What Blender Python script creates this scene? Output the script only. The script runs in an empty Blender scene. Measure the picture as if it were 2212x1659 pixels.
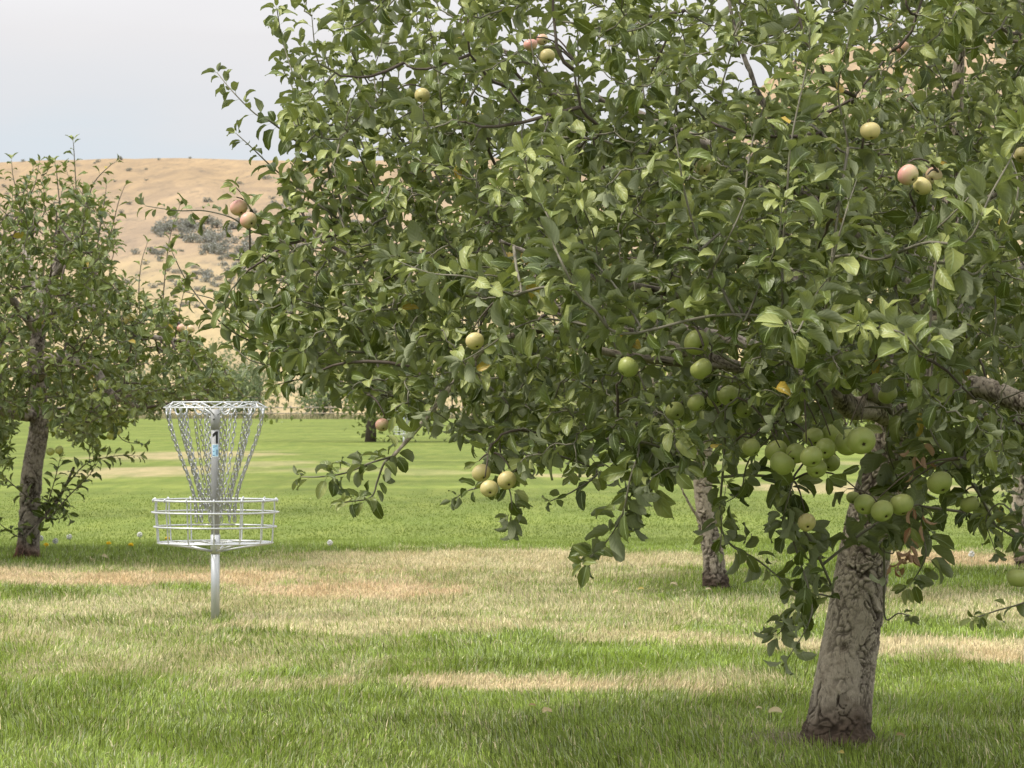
import bpy, math, random
import numpy as np
from mathutils import Vector, Matrix

random.seed(7)
rng = np.random.default_rng(11)
scene = bpy.context.scene
col = scene.collection

# ------------------------------------------------------------------ camera
F = 3500.0            # focal length in 1024-wide pixels
EYE = 1.13
PITCH = math.atan(25.0 / F)
cam_d = bpy.data.cameras.new("camera")
cam_d.sensor_width = 36.0
cam_d.lens = F / 1024.0 * 36.0
cam_d.clip_start = 0.1
cam_d.clip_end = 6000.0
cam_d.dof.use_dof = True
cam_d.dof.focus_distance = 11.6
cam_d.dof.aperture_fstop = 26.0
cam = bpy.data.objects.new("camera", cam_d)
cam.location = (0, 0, EYE)
cam.rotation_euler = (math.radians(90) + PITCH, 0, 0)
col.objects.link(cam)
scene.camera = cam

# ------------------------------------------------------------------ sky, sun, exposure
SUN_EL, SUN_AZ = math.radians(56), math.radians(-108)     # azimuth from +Y (north) clockwise
world = bpy.data.worlds.new("World")
scene.world = world
world.use_nodes = True
wn = world.node_tree
for n in list(wn.nodes):
    wn.nodes.remove(n)
w_out = wn.nodes.new("ShaderNodeOutputWorld")
w_bg = wn.nodes.new("ShaderNodeBackground")
w_bg.inputs["Strength"].default_value = 0.1
w_sky = wn.nodes.new("ShaderNodeTexSky")
w_sky.sky_type = 'NISHITA'
w_sky.sun_disc = False
w_sky.sun_elevation = SUN_EL
w_sky.sun_rotation = SUN_AZ
w_sky.air_density = 1.0
w_sky.dust_density = 2.0
w_geo = wn.nodes.new("ShaderNodeTexCoord")
w_sep = wn.nodes.new("ShaderNodeSeparateXYZ")
wn.links.new(w_geo.outputs["Generated"], w_sep.inputs[0])
w_map = wn.nodes.new("ShaderNodeMapping")
w_map.inputs["Scale"].default_value = (3.0, 3.0, 16.0)
wn.links.new(w_geo.outputs["Generated"], w_map.inputs["Vector"])
w_noise = wn.nodes.new("ShaderNodeTexNoise")
w_noise.inputs["Scale"].default_value = 2.2
w_noise.inputs["Detail"].default_value = 5.0
wn.links.new(w_map.outputs[0], w_noise.inputs["Vector"])
# the overcast deck: brighter towards the zenith, blue and thin at the horizon
w_addn = wn.nodes.new("ShaderNodeMath"); w_addn.operation = 'MULTIPLY_ADD'
wn.links.new(w_noise.outputs[0], w_addn.inputs[0])
w_addn.inputs[1].default_value = 0.06
wn.links.new(w_sep.outputs["Z"], w_addn.inputs[2])
w_ramp = wn.nodes.new("ShaderNodeValToRGB")
cr = w_ramp.color_ramp
K = 1.0 / 24.0
def cc(r, g, b): return (r * K, g * K, b * K, 1)
cr.elements[0].position = 0.0;  cr.elements[0].color = cc(2.45, 2.8, 3.12)
cr.elements[1].position = 1.0;  cr.elements[1].color = cc(9.5, 9.5, 9.5)
for p, c in ((0.085, cc(2.5, 2.8, 3.08)), (0.108, cc(2.85, 2.88, 3.0)), (0.140, cc(3.15, 3.05, 3.08)),
             (0.25, cc(4.4, 4.4, 4.4)), (0.55, cc(6.5, 6.5, 6.5))):
    e = cr.elements.new(p); e.color = c
wn.links.new(w_addn.outputs[0], w_ramp.inputs[0])
w_mul = wn.nodes.new("ShaderNodeMix"); w_mul.data_type = 'RGBA'; w_mul.blend_type = 'MULTIPLY'
w_mul.inputs[0].default_value = 1.0
w_mul.inputs[7].default_value = (24, 24, 24, 1)
wn.links.new(w_ramp.outputs[0], w_mul.inputs[6])
w_mix = wn.nodes.new("ShaderNodeMix"); w_mix.data_type = 'RGBA'
w_mix.inputs[0].default_value = 0.94
wn.links.new(w_sky.outputs[0], w_mix.inputs[6])
wn.links.new(w_mul.outputs[2], w_mix.inputs[7])
wn.links.new(w_mix.outputs[2], w_bg.inputs["Color"])
wn.links.new(w_bg.outputs[0], w_out.inputs[0])

sun_d = bpy.data.lights.new("sun", 'SUN')
sun_d.energy = 1.5
sun_d.angle = math.radians(12)
sun_d.color = (1.0, 0.94, 0.84)
sun = bpy.data.objects.new("sun", sun_d)
sd = Vector((math.sin(SUN_AZ) * math.cos(SUN_EL), math.cos(SUN_AZ) * math.cos(SUN_EL), math.sin(SUN_EL)))
sun.rotation_euler = sd.to_track_quat('Z', 'Y').to_euler()
sun.location = (0, 0, 30)
col.objects.link(sun)

scene.view_settings.view_transform = 'Standard'
scene.view_settings.look = 'None'
scene.view_settings.gamma = 1.0
scene.view_settings.exposure = 1.42
scene.cycles.max_bounces = 6
scene.cycles.diffuse_bounces = 2
scene.cycles.glossy_bounces = 2
scene.cycles.transmission_bounces = 3
scene.cycles.use_denoising = True

# ------------------------------------------------------------------ helpers
S = 1024.0 / 2212.0      # the photograph was measured on a 2212-wide view
def P(xd, yd, Y):
    """point on the ground plan at distance Y seen at (xd, yd) of the 2212-wide view"""
    a, b = (xd * S - 512) / F, (384 - yd * S) / F
    ray = Vector((a, math.cos(PITCH) - b * math.sin(PITCH), math.sin(PITCH) + b * math.cos(PITCH)))
    t = Y / ray.y
    return Vector((0, 0, EYE)) + ray * t
def px_m(Y): return F / S / Y           # view pixels per metre at distance Y
def project(p):
    p = np.asarray(p); x, y, z = p[..., 0], p[..., 1], p[..., 2] - EYE
    d = y * math.cos(PITCH) + z * math.sin(PITCH)
    u = -y * math.sin(PITCH) + z * math.cos(PITCH)
    return (512 + F * x / d) / S, (384 - F * u / d) / S

def hash3(ix, iy, iz, seed):
    h = (ix.astype(np.int64) * 374761393 + iy.astype(np.int64) * 668265263 + iz.astype(np.int64) * 2147483647 + seed * 974634777) & 0xFFFFFFFF
    h = ((h ^ (h >> 13)) * 1274126177) & 0xFFFFFFFF
    h = ((h ^ (h >> 16)) * 2246822519) & 0xFFFFFFFF
    return ((h ^ (h >> 15)) & 0xFFFFFF) / float(0xFFFFFF)
def vnoise(p, seed=0):
    p = np.asarray(p, dtype=np.float64)
    i = np.floor(p).astype(np.int64); f = p - i
    f = f * f * (3 - 2 * f)
    r = 0
    for dx in (0, 1):
        for dy in (0, 1):
            for dz in (0, 1):
                w = (f[..., 0] if dx else 1 - f[..., 0]) * (f[..., 1] if dy else 1 - f[..., 1]) * (f[..., 2] if dz else 1 - f[..., 2])
                r = r + w * hash3(i[..., 0] + dx, i[..., 1] + dy, i[..., 2] + dz, seed)
    return r
def fbm(p, seed=0, octv=4):
    a, r, t = 0.5, 0, 0
    p = np.asarray(p, dtype=np.float64)
    for k in range(octv):
        r = r + a * vnoise(p * 2 ** k + 17.3 * k, seed + k); t += a; a *= 0.5
    return r / t
def n2(x, y, seed=0, octv=3):
    x, y = np.broadcast_arrays(np.asarray(x, float), np.asarray(y, float))
    return fbm(np.stack([x, y, np.zeros_like(x) + 0.37], -1), seed, octv)
def sstep(a, b, x):
    t = np.clip((x - a) / (b - a), 0, 1); return t * t * (3 - 2 * t)

def mesh_np(name, V, Q, T=None, colr=None, smooth=True):
    """mesh from vertex array, quads array and optional triangles, with an optional per-vertex colour"""
    V = np.ascontiguousarray(V, dtype=np.float32).reshape(-1, 3)
    Q = np.asarray(Q, dtype=np.int32).reshape(-1, 4)
    T = np.zeros((0, 3), np.int32) if T is None else np.asarray(T, dtype=np.int32).reshape(-1, 3)
    me = bpy.data.meshes.new(name)
    me.vertices.add(len(V)); me.vertices.foreach_set("co", V.ravel())
    nl = Q.size + T.size
    me.loops.add(nl); me.loops.foreach_set("vertex_index", np.concatenate([Q.ravel(), T.ravel()]).astype(np.int32))
    me.polygons.add(len(Q) + len(T))
    starts = np.concatenate([np.arange(len(Q)) * 4, Q.size + np.arange(len(T)) * 3]).astype(np.int32)
    me.polygons.foreach_set("loop_start", starts)
    me.polygons.foreach_set("use_smooth", np.full(len(Q) + len(T), smooth, dtype=bool))
    if colr is not None:
        a = me.attributes.new("tint", 'FLOAT_COLOR', 'POINT')
        c = np.ones((len(V), 4), np.float32); c[:, :colr.shape[1]] = colr
        a.data.foreach_set("color", c.ravel())
    me.update(calc_edges=True)
    me.validate()
    return me
def link(name, me, mat, parent=None, label=None):
    o = bpy.data.objects.new(name, me)
    if mat is not None and not me.materials: me.materials.append(mat)
    col.objects.link(o)
    if parent is not None:
        o.parent = parent
    if label: o['label'] = label
    return o
def empty(name, loc, label, cat, group=None):
    o = bpy.data.objects.new(name, None)
    o.empty_display_size = 0.1
    o.location = loc
    col.objects.link(o)
    tag(o, label, cat, group)
    return o
def tag(o, label, cat, group=None, kind=None):
    o['label'] = label
    if cat: o['category'] = cat
    if group: o['group'] = group
    if kind: o['kind'] = kind
    return o
def world_child(name, me, mat, root, label=None):
    """part whose mesh is written in world coordinates, under a root that only has a location"""
    o = link(name, me, mat, root, label)
    o.matrix_parent_inverse = Matrix.Translation(-Vector(root.location)) if True else None
    return o

class Tubes:
    def __init__(self): self.V, self.Q, self.C, self.n = [], [], [], 0
    def add(self, pts, rad, k=6, c=0.0, closed=False):
        pts = np.asarray([tuple(p) for p in pts], dtype=np.float64); m = len(pts)
        rad = np.broadcast_to(np.asarray(rad, dtype=np.float64), (m,))
        if closed: tan = np.roll(pts, -1, 0) - np.roll(pts, 1, 0)
        else: tan = np.gradient(pts, axis=0)
        tan /= np.linalg.norm(tan, axis=1, keepdims=True) + 1e-12
        ref = np.array([0.31, 0.87, 0.38]) if abs(tan[0] @ np.array([0.31, 0.87, 0.38])) < 0.9 else np.array([1.0, 0, 0])
        A = np.zeros_like(pts); a = ref
        for i in range(m):
            a = a - tan[i] * (a @ tan[i]); a /= np.linalg.norm(a) + 1e-12; A[i] = a
        B = np.cross(tan, A)
        th = np.arange(k) / k * 2 * math.pi
        ring = pts[:, None, :] + rad[:, None, None] * (np.cos(th)[None, :, None] * A[:, None, :] + np.sin(th)[None, :, None] * B[:, None, :])
        idx = np.arange(m * k).reshape(m, k) + self.n
        nx = np.roll(idx, -1, 1)
        if closed: q = np.stack([idx, nx, np.roll(nx, -1, 0), np.roll(idx, -1, 0)], -1).reshape(-1, 4)
        else:
            q = np.stack([idx[:-1], nx[:-1], nx[1:], idx[1:]], -1).reshape(-1, 4)
            caps = []
            for ri, flip in ((0, True), (m - 1, False)):
                r = idx[ri]
                for j in range(1, k - 1, 2):
                    f = [r[0], r[j], r[j + 1], r[(j + 2) % k]] if j + 2 <= k else None
                    if f: caps.append(f[::-1] if flip else f)
            q = np.concatenate([q, np.asarray(caps).reshape(-1, 4)])
        self.V.append(ring.reshape(-1, 3)); self.Q.append(q); self.C.append(np.full((m * k, 1), c)); self.n += m * k
    def ring(self, r, z, t, n=48, k=6, wob=0):
        th = np.arange(n) / n * 2 * math.pi
        self.add(np.stack([r * np.cos(th), r * np.sin(th), np.full(n, z)], -1), t, k, closed=True)
    def mesh(self, name): return mesh_np(name, np.concatenate(self.V), np.concatenate(self.Q), None, np.repeat(np.concatenate(self.C), 3, 1))

# ------------------------------------------------------------------ materials
def new_mat(name):
    m = bpy.data.materials.new(name); m.use_nodes = True
    nt = m.node_tree
    for n in list(nt.nodes): nt.nodes.remove(n)
    out = nt.nodes.new("ShaderNodeOutputMaterial")
    return m, nt, out
class NB:
    def __init__(self, nt): self.nt = nt
    def n(self, typ, **kw):
        x = self.nt.nodes.new(typ)
        for k, v in kw.items(): setattr(x, k, v)
        return x
    def l(self, a, b): self.nt.links.new(a, b)
    def math(self, op, a, b=None, c=None, clamp=False):
        x = self.n("ShaderNodeMath", operation=op); x.use_clamp = clamp
        for i, v in enumerate((a, b, c)):
            if v is None: continue
            if hasattr(v, "links"): self.l(v, x.inputs[i])
            else: x.inputs[i].default_value = v
        return x.outputs[0]
    def mix(self, fac, a, b, blend='MIX'):
        x = self.n("ShaderNodeMix", data_type='RGBA', blend_type=blend)
        for i, v in ((0, fac), (6, a), (7, b)):
            if hasattr(v, "links"): self.l(v, x.inputs[i])
            else: x.inputs[i].default_value = v if i == 0 else (*v, 1)
        return x.outputs[2]
    def ramp(self, fac, stops):
        x = self.n("ShaderNodeValToRGB"); e = x.color_ramp.elements
        e[0].position, e[0].color = stops[0][0], (*stops[0][1], 1)
        e[1].position, e[1].color = stops[-1][0], (*stops[-1][1], 1)
        for p, c in stops[1:-1]:
            y = e.new(p); y.color = (*c, 1)
        self.l(fac, x.inputs[0]); return x.outputs[0]
    def noise(self, scale, detail=4, rough=0.55, vec=None, dist=0.0):
        x = self.n("ShaderNodeTexNoise"); x.inputs["Scale"].default_value = scale
        x.inputs["Detail"].default_value = detail; x.inputs["Roughness"].default_value = rough
        x.inputs["Distortion"].default_value = dist
        if vec is not None: self.l(vec, x.inputs["Vector"])
        return x.outputs[0]
    def attr(self, name):
        x = self.n("ShaderNodeAttribute"); x.attribute_name = name; return x
    def bump(self, h, strength=0.3, dist=0.01):
        x = self.n("ShaderNodeBump"); x.inputs["Strength"].default_value = strength
        x.inputs["Distance"].default_value = dist; self.l(h, x.inputs["Height"]); return x.outputs[0]
    def bsdf(self, base, rough=0.6, spec=0.5, metal=0.0, normal=None):
        x = self.n("ShaderNodeBsdfPrincipled")
        for k, v in (("Base Color", base), ("Roughness", rough), ("Specular IOR Level", spec), ("Metallic", metal)):
            if hasattr(v, "links"): self.l(v, x.inputs[k])
            else: x.inputs[k].default_value = (*v, 1) if k == "Base Color" else v
        if normal is not None: self.l(normal, x.inputs["Normal"])
        return x

def leaf_material(name, dark, mid, light, back, rough=0.42, transl=0.22):
    m, nt, out = new_mat(name); b = NB(nt)
    a = b.attr("tint"); sp = b.n("ShaderNodeSeparateColor"); b.l(a.outputs["Color"], sp.inputs[0])
    var, u, v = sp.outputs[0], sp.outputs[1], sp.outputs[2]
    top = b.ramp(var, [(0.0, dark), (0.45, mid), (0.86, light), (0.965, light), (0.985, (0.42, 0.33, 0.06)), (1.0, (0.45, 0.22, 0.03))])
    av = b.math('ABSOLUTE', b.math('SUBTRACT', v, 0.5))
    wave = b.math('SINE', b.math('MULTIPLY_ADD', u, 46.0, b.math('MULTIPLY', av, -26.0)))
    vein = b.math('MULTIPLY_ADD', wave, 0.5, 0.5)
    blotch = b.noise(60.0, 3, 0.6)
    top = b.mix(b.math('MULTIPLY', b.math('POWER', vein, 6.0), 0.28), top, tuple(min(1, x * 1.9 + 0.02) for x in mid))
    top = b.mix(b.math('MULTIPLY', blotch, 0.35), top, tuple(x * 0.62 for x in mid))
    rib = b.math('LESS_THAN', av, 0.035)
    top = b.mix(b.math('MULTIPLY', rib, 0.75), top, (0.30, 0.36, 0.17))
    pet = b.math('LESS_THAN', u, 0.24)
    top = b.mix(pet, top, (0.25, 0.30, 0.14))
    bk = b.mix(b.math('MULTIPLY', b.math('POWER', vein, 4.0), 0.3), back, tuple(min(1, x * 1.5) for x in back))
    g = b.n("ShaderNodeNewGeometry")
    colr = b.mix(g.outputs["Backfacing"], top, bk)
    rg = b.math('MULTIPLY_ADD', g.outputs["Backfacing"], 0.35, rough)
    nb = b.bump(vein, 0.25, 0.002)
    p = b.bsdf(colr, rg, 0.28, 0, nb)
    t = b.n("ShaderNodeBsdfTranslucent")
    b.l(b.mix(0.5, colr, tuple(min(1, x * 2.2) for x in (light[0], light[1] * 1.1, light[2] * 0.5))), t.inputs[0])
    mx = b.n("ShaderNodeMixShader"); mx.inputs[0].default_value = transl
    b.l(p.outputs[0], mx.inputs[1]); b.l(t.outputs[0], mx.inputs[2]); b.l(mx.outputs[0], out.inputs[0])
    return m
M = {}
M['leaf'] = leaf_material('apple_leaf', (0.015, 0.029, 0.006), (0.084, 0.112, 0.021), (0.320, 0.345, 0.118), (0.185, 0.205, 0.115), 0.38, 0.11)
M['leaf_far'] = leaf_material('apple_leaf_far', (0.018, 0.033, 0.007), (0.080, 0.108, 0.020), (0.225, 0.260, 0.060), (0.17, 0.195, 0.09), 0.42, 0.12)
M['shrub'] = leaf_material('shrub_leaf', (0.06, 0.08, 0.045), (0.10, 0.13, 0.07), (0.16, 0.19, 0.10), (0.18, 0.21, 0.13), 0.6, 0.2)
M['sage'] = leaf_material('sagebrush_leaf', (0.15, 0.155, 0.15), (0.21, 0.21, 0.205), (0.28, 0.275, 0.26), (0.26, 0.26, 0.25), 0.8, 0.1)
M['withered'] = leaf_material('withered_leaf', (0.12, 0.055, 0.03), (0.22, 0.105, 0.06), (0.38, 0.24, 0.16), (0.30, 0.19, 0.125), 0.7, 0.2)
M['fallen'] = leaf_material('fallen_leaf', (0.22, 0.14, 0.07), (0.40, 0.29, 0.16), (0.60, 0.50, 0.34), (0.52, 0.43, 0.29), 0.7, 0.2)

def twig_material():
    m, nt, out = new_mat('twig_bark'); b = NB(nt)
    c = b.mix(b.noise(55, 4), (0.040, 0.028, 0.022), (0.155, 0.125, 0.10))
    a = b.attr("tint"); sp = b.n("ShaderNodeSeparateColor"); b.l(a.outputs["Color"], sp.inputs[0])
    c = b.mix(sp.outputs[0], c, (0.27, 0.27, 0.19))
    b.l(b.bsdf(c, 0.75, 0.3, 0, b.bump(b.noise(180, 3), 0.3, 0.002)).outputs[0], out.inputs[0]); return m
M['twig'] = twig_material()
def bark_material(name, pale, mid, dark, foot):
    m, nt, out = new_mat(name); b = NB(nt)
    a = b.attr("tint"); sp = b.n("ShaderNodeSeparateColor"); b.l(a.outputs["Color"], sp.inputs[0])
    crack, base, lift = sp.outputs[0], sp.outputs[1], sp.outputs[2]
    tc = b.n("ShaderNodeTexCoord")
    n1 = b.noise(26, 6, 0.65, tc.outputs["Object"]); n3 = b.noise(150, 4, 0.7, tc.outputs["Object"])
    c = b.mix(b.ramp(n1, [(0.27, (0, 0, 0)), (0.50, (1, 1, 1))]), mid, pale)
    mpz = b.n("ShaderNodeMapping"); mpz.inputs["Scale"].default_value = (60, 60, 22); b.l(tc.outputs["Object"], mpz.inputs[0])
    n5 = b.noise(1.0, 6, 0.75, mpz.outputs[0], 1.5)
    c = b.mix(b.ramp(n5, [(0.54, (0, 0, 0)), (0.63, (0.62, 0.62, 0.62))]), c, tuple(x * 0.30 for x in mid))
    c = b.mix(b.math('MULTIPLY', n3, 0.55), c, tuple(x * 0.6 for x in mid))
    c = b.mix(b.math('MULTIPLY', lift, 0.5), c, tuple(min(1, x * 1.25) for x in pale))
    c = b.mix(base, c, b.mix(n3, foot, tuple(x * 2.6 for x in foot)))
    c = b.mix(crack, c, dark)
    h = b.math('SUBTRACT', b.math('MULTIPLY_ADD', n3, 0.5, n1), n5)
    b.l(b.bsdf(c, 0.85, 0.25, 0, b.bump(h, 0.5, 0.006)).outputs[0], out.inputs[0]); return m
M['bark'] = bark_material('apple_bark', (0.47, 0.405, 0.32), (0.215, 0.172, 0.128), (0.035, 0.024, 0.016), (0.048, 0.033, 0.023))
M['bark_dark'] = bark_material('old_apple_bark', (0.36, 0.315, 0.265), (0.15, 0.12, 0.098), (0.028, 0.019, 0.014), (0.09, 0.035, 0.02))

def grass_material(name, rough=0.6):
    m, nt, out = new_mat(name); b = NB(nt)
    a = b.attr("tint")
    p = b.bsdf(a.outputs["Color"], rough, 0.3)
    t = b.n("ShaderNodeBsdfTranslucent"); b.l(a.outputs["Color"], t.inputs[0])
    mx = b.n("ShaderNodeMixShader"); mx.inputs[0].default_value = 0.3
    b.l(p.outputs[0], mx.inputs[1]); b.l(t.outputs[0], mx.inputs[2]); b.l(mx.outputs[0], out.inputs[0]); return m
M['blade'] = grass_material('grass_blade', 0.5)
def ground_material():
    m, nt, out = new_mat('lawn_ground'); b = NB(nt)
    a = b.attr("tint"); tc = b.n("ShaderNodeTexCoord")
    mp = b.n("ShaderNodeMapping"); mp.inputs["Scale"].default_value = (1.0, 0.35, 1.0); b.l(tc.outputs["Object"], mp.inputs[0])
    n1 = b.noise(2.2, 6, 0.7, mp.outputs[0]); n3 = b.noise(28, 5, 0.7, tc.outputs["Object"])
    c = b.mix(b.math('MULTIPLY', n1, 0.5), a.outputs["Color"], b.mix(1.0, a.outputs["Color"], (0.55, 0.62, 0.5), 'MULTIPLY'))
    c = b.mix(b.math('MULTIPLY', n3, 0.45), c, b.mix(1.0, c, (1.5, 1.4, 1.3), 'MULTIPLY'))
    mp4 = b.n("ShaderNodeMapping"); mp4.inputs["Scale"].default_value = (1.6, 0.20, 1.0); b.l(tc.outputs["Object"], mp4.inputs[0])
    n6 = b.noise(1.0, 9, 0.78, mp4.outputs[0], 0.4)
    c = b.mix(b.ramp(n6, [(0.42, (0, 0, 0)), (0.62, (0.85, 0.85, 0.85))]), b.mix(1.0, c, (0.80, 0.84, 0.74), 'MULTIPLY'), b.mix(1.0, c, (1.28, 1.18, 1.2), 'MULTIPLY'))
    b.l(b.bsdf(c, 0.9, 0.1, 0, b.bump(n3, 0.5, 0.03)).outputs[0], out.inputs[0]); return m
M['ground'] = ground_material()
def hill_material():
    m, nt, out = new_mat('dry_hill_grass'); b = NB(nt)
    a = b.attr("tint"); tc = b.n("ShaderNodeTexCoord")
    mp = b.n("ShaderNodeMapping"); mp.inputs["Scale"].default_value = (0.05, 0.012, 0.12); b.l(tc.outputs["Object"], mp.inputs[0])
    n1 = b.noise(2.0, 8, 0.65, mp.outputs[0], 0.6); n3 = b.noise(0.9, 5, 0.7, tc.outputs["Object"])
    c = b.mix(b.math('MULTIPLY', n1, 0.42), a.outputs["Color"], b.mix(1.0, a.outputs["Color"], (0.66, 0.62, 0.62), 'MULTIPLY'))
    c = b.mix(b.math('MULTIPLY', n3, 0.7), c, b.mix(1.0, c, (1.35, 1.35, 1.28), 'MULTIPLY'))
    mp2 = b.n("ShaderNodeMapping"); mp2.inputs["Scale"].default_value = (0.22, 0.05, 0.2); b.l(tc.outputs["Object"], mp2.inputs[0])
    n4 = b.noise(1.0, 7, 0.75, mp2.outputs[0])
    c = b.mix(b.ramp(n4, [(0.52, (0, 0, 0)), (0.72, (0.8, 0.8, 0.8))]), c, (0.105, 0.092, 0.078))
    mp3 = b.n("ShaderNodeMapping"); mp3.inputs["Scale"].default_value = (0.10, 0.016, 0.0); b.l(tc.outputs["Object"], mp3.inputs[0])
    n6 = b.noise(1.0, 9, 0.72, mp3.outputs[0], 1.2)
    c = b.mix(b.ramp(n6, [(0.38, (0, 0, 0)), (0.66, (0.9, 0.9, 0.9))]), c, b.mix(1.0, c, (1.45, 1.4, 1.25), 'MULTIPLY'))
    b.l(b.bsdf(c, 0.95, 0.05, 0, b.bump(n3, 0.6, 0.5)).outputs[0], out.inputs[0]); return m
M['hill'] = hill_material()
def metal_material():
    m, nt, out = new_mat('galvanised_steel'); b = NB(nt)
    n1 = b.noise(35, 5); n3 = b.noise(160, 2)
    c = b.mix(n1, (0.40, 0.415, 0.43), (0.62, 0.63, 0.645))
    r = b.math('MULTIPLY_ADD', n3, 0.25, 0.3)
    b.l(b.bsdf(c, r, 0.5, 0.55, b.bump(n3, 0.1, 0.001)).outputs[0], out.inputs[0]); return m
M['steel'] = metal_material()
def pole_material():
    m, nt, out = new_mat('dull_galvanised_pole'); b = NB(nt)
    c = b.mix(b.noise(22, 6, 0.7), (0.25, 0.25, 0.25), (0.37, 0.372, 0.375))
    b.l(b.bsdf(c, 0.6, 0.4, 0.1).outputs[0], out.inputs[0]); return m
M['pole'] = pole_material()
def chain_material():
    m, nt, out = new_mat('zinc_chain'); b = NB(nt)
    c = b.mix(b.noise(90, 3), (0.26, 0.27, 0.28), (0.50, 0.50, 0.50))
    b.l(b.bsdf(c, 0.32, 0.5, 0.75).outputs[0], out.inputs[0]); return m
M['chain'] = chain_material()
def plain(name, c, rough=0.5, spec=0.4, var=0.25, scale=40):
    m, nt, out = new_mat(name); b = NB(nt)
    k = b.mix(b.noise(scale, 4), tuple(x * (1 - var) for x in c), tuple(min(1, x * (1 + var)) for x in c))
    b.l(b.bsdf(k, rough, spec).outputs[0], out.inputs[0]); return m
M['black'] = plain('black_vinyl', (0.012, 0.012, 0.012))
M['white'] = plain('white_vinyl', (0.78, 0.80, 0.82), var=0.05)
M['sky_blue'] = plain('pale_blue_print', (0.42, 0.66, 0.86), var=0.1)
M['navy'] = plain('blue_print', (0.13, 0.22, 0.36), var=0.1)
M['bolt'] = plain('dark_bolt', (0.05, 0.05, 0.05))
M['wood'] = plain('weathered_wood', (0.30, 0.255, 0.21), 0.9, 0.1, 0.35, 3)
M['stalk'] = plain('green_stalk', (0.22, 0.28, 0.12))
M['puff'] = plain('seed_fluff', (0.72, 0.72, 0.70), 0.9, 0.1, 0.1)
M['yellow'] = plain('dandelion_yellow', (0.75, 0.50, 0.02), 0.7, 0.2, 0.15)
M['calyx'] = plain('dry_calyx', (0.055, 0.040, 0.018), 0.9)
M['applestem'] = plain('apple_stem', (0.13, 0.10, 0.05), 0.8)
def apple_material(name, c1, c2, blush, amount):
    m, nt, out = new_mat(name); b = NB(nt)
    tc = b.n("ShaderNodeTexCoord"); oi = b.n("ShaderNodeObjectInfo")
    vec = b.n("ShaderNodeVectorMath", operation='ADD'); b.l(tc.outputs["Object"], vec.inputs[0]); b.l(oi.outputs["Random"], vec.inputs[1])
    n1 = b.noise(1.4, 4, 0.6, vec.outputs[0])
    c = b.mix(n1, c1, c2)
    v = b.n("ShaderNodeTexVoronoi"); v.inputs["Scale"].default_value = 9.0; b.l(tc.outputs["Object"], v.inputs["Vector"])
    spot = b.math('LESS_THAN', v.outputs["Distance"], 0.13)
    c = b.mix(b.math('MULTIPLY', spot, 0.35), c, (0.55, 0.55, 0.30))
    sx = b.n("ShaderNodeSeparateXYZ"); b.l(tc.outputs["Object"], sx.inputs[0])
    s = b.math('MULTIPLY_ADD', sx.outputs[2], 0.45, b.math('MULTIPLY_ADD', n1, 0.7, b.math('MULTIPLY', sx.outputs[0], 0.25)))
    f = b.math('MULTIPLY', b.math('MULTIPLY_ADD', s, 1.25, 0.05, clamp=True), amount)
    c = b.mix(f, c, blush)
    mot = b.noise(7.0, 5, 0.7, vec.outputs[0])
    c = b.mix(b.math('MULTIPLY', mot, 0.3), c, b.mix(1.0, c, (0.72, 0.68, 0.55), 'MULTIPLY'))
    p = b.bsdf(c, 0.42, 0.45)
    p.inputs["Subsurface Weight"].default_value = 0.12
    p.inputs["Subsurface Radius"].default_value = (0.5, 0.6, 0.2); p.inputs["Subsurface Scale"].default_value = 0.01
    b.l(p.outputs[0], out.inputs[0]); return m
M['apple_green'] = apple_material('green_apple', (0.27, 0.33, 0.085), (0.40, 0.43, 0.14), (0.45, 0.40, 0.16), 0.2)
M['apple_yellow'] = apple_material('yellow_apple', (0.48, 0.44, 0.17), (0.58, 0.50, 0.22), (0.58, 0.42, 0.22), 0.4)
M['apple_blush'] = apple_material('blushing_apple', (0.50, 0.47, 0.22), (0.58, 0.47, 0.27), (0.66, 0.30, 0.27), 0.95)

# ------------------------------------------------------------------ lawn and its dry patches
def ground_z(X, Y):
    X, Y = np.asarray(X, float), np.asarray(Y, float)
    return 0.21 * sstep(112, 320, Y) + 0.34 * (n2(X * 0.035, Y * 0.030, 6, 2) - 0.5) * sstep(45, 130, Y) * (1 - sstep(310, 333, Y)) + 0.03 * (n2(X * 0.25, Y * 0.25, 5, 2) - 0.5) * sstep(4, 12, Y)
def gp(xd, yd):
    Y = EYE * F / S / max(yd - 409 / S, 3.0)
    return (xd - 1106) / (F / S) * Y, Y
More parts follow.
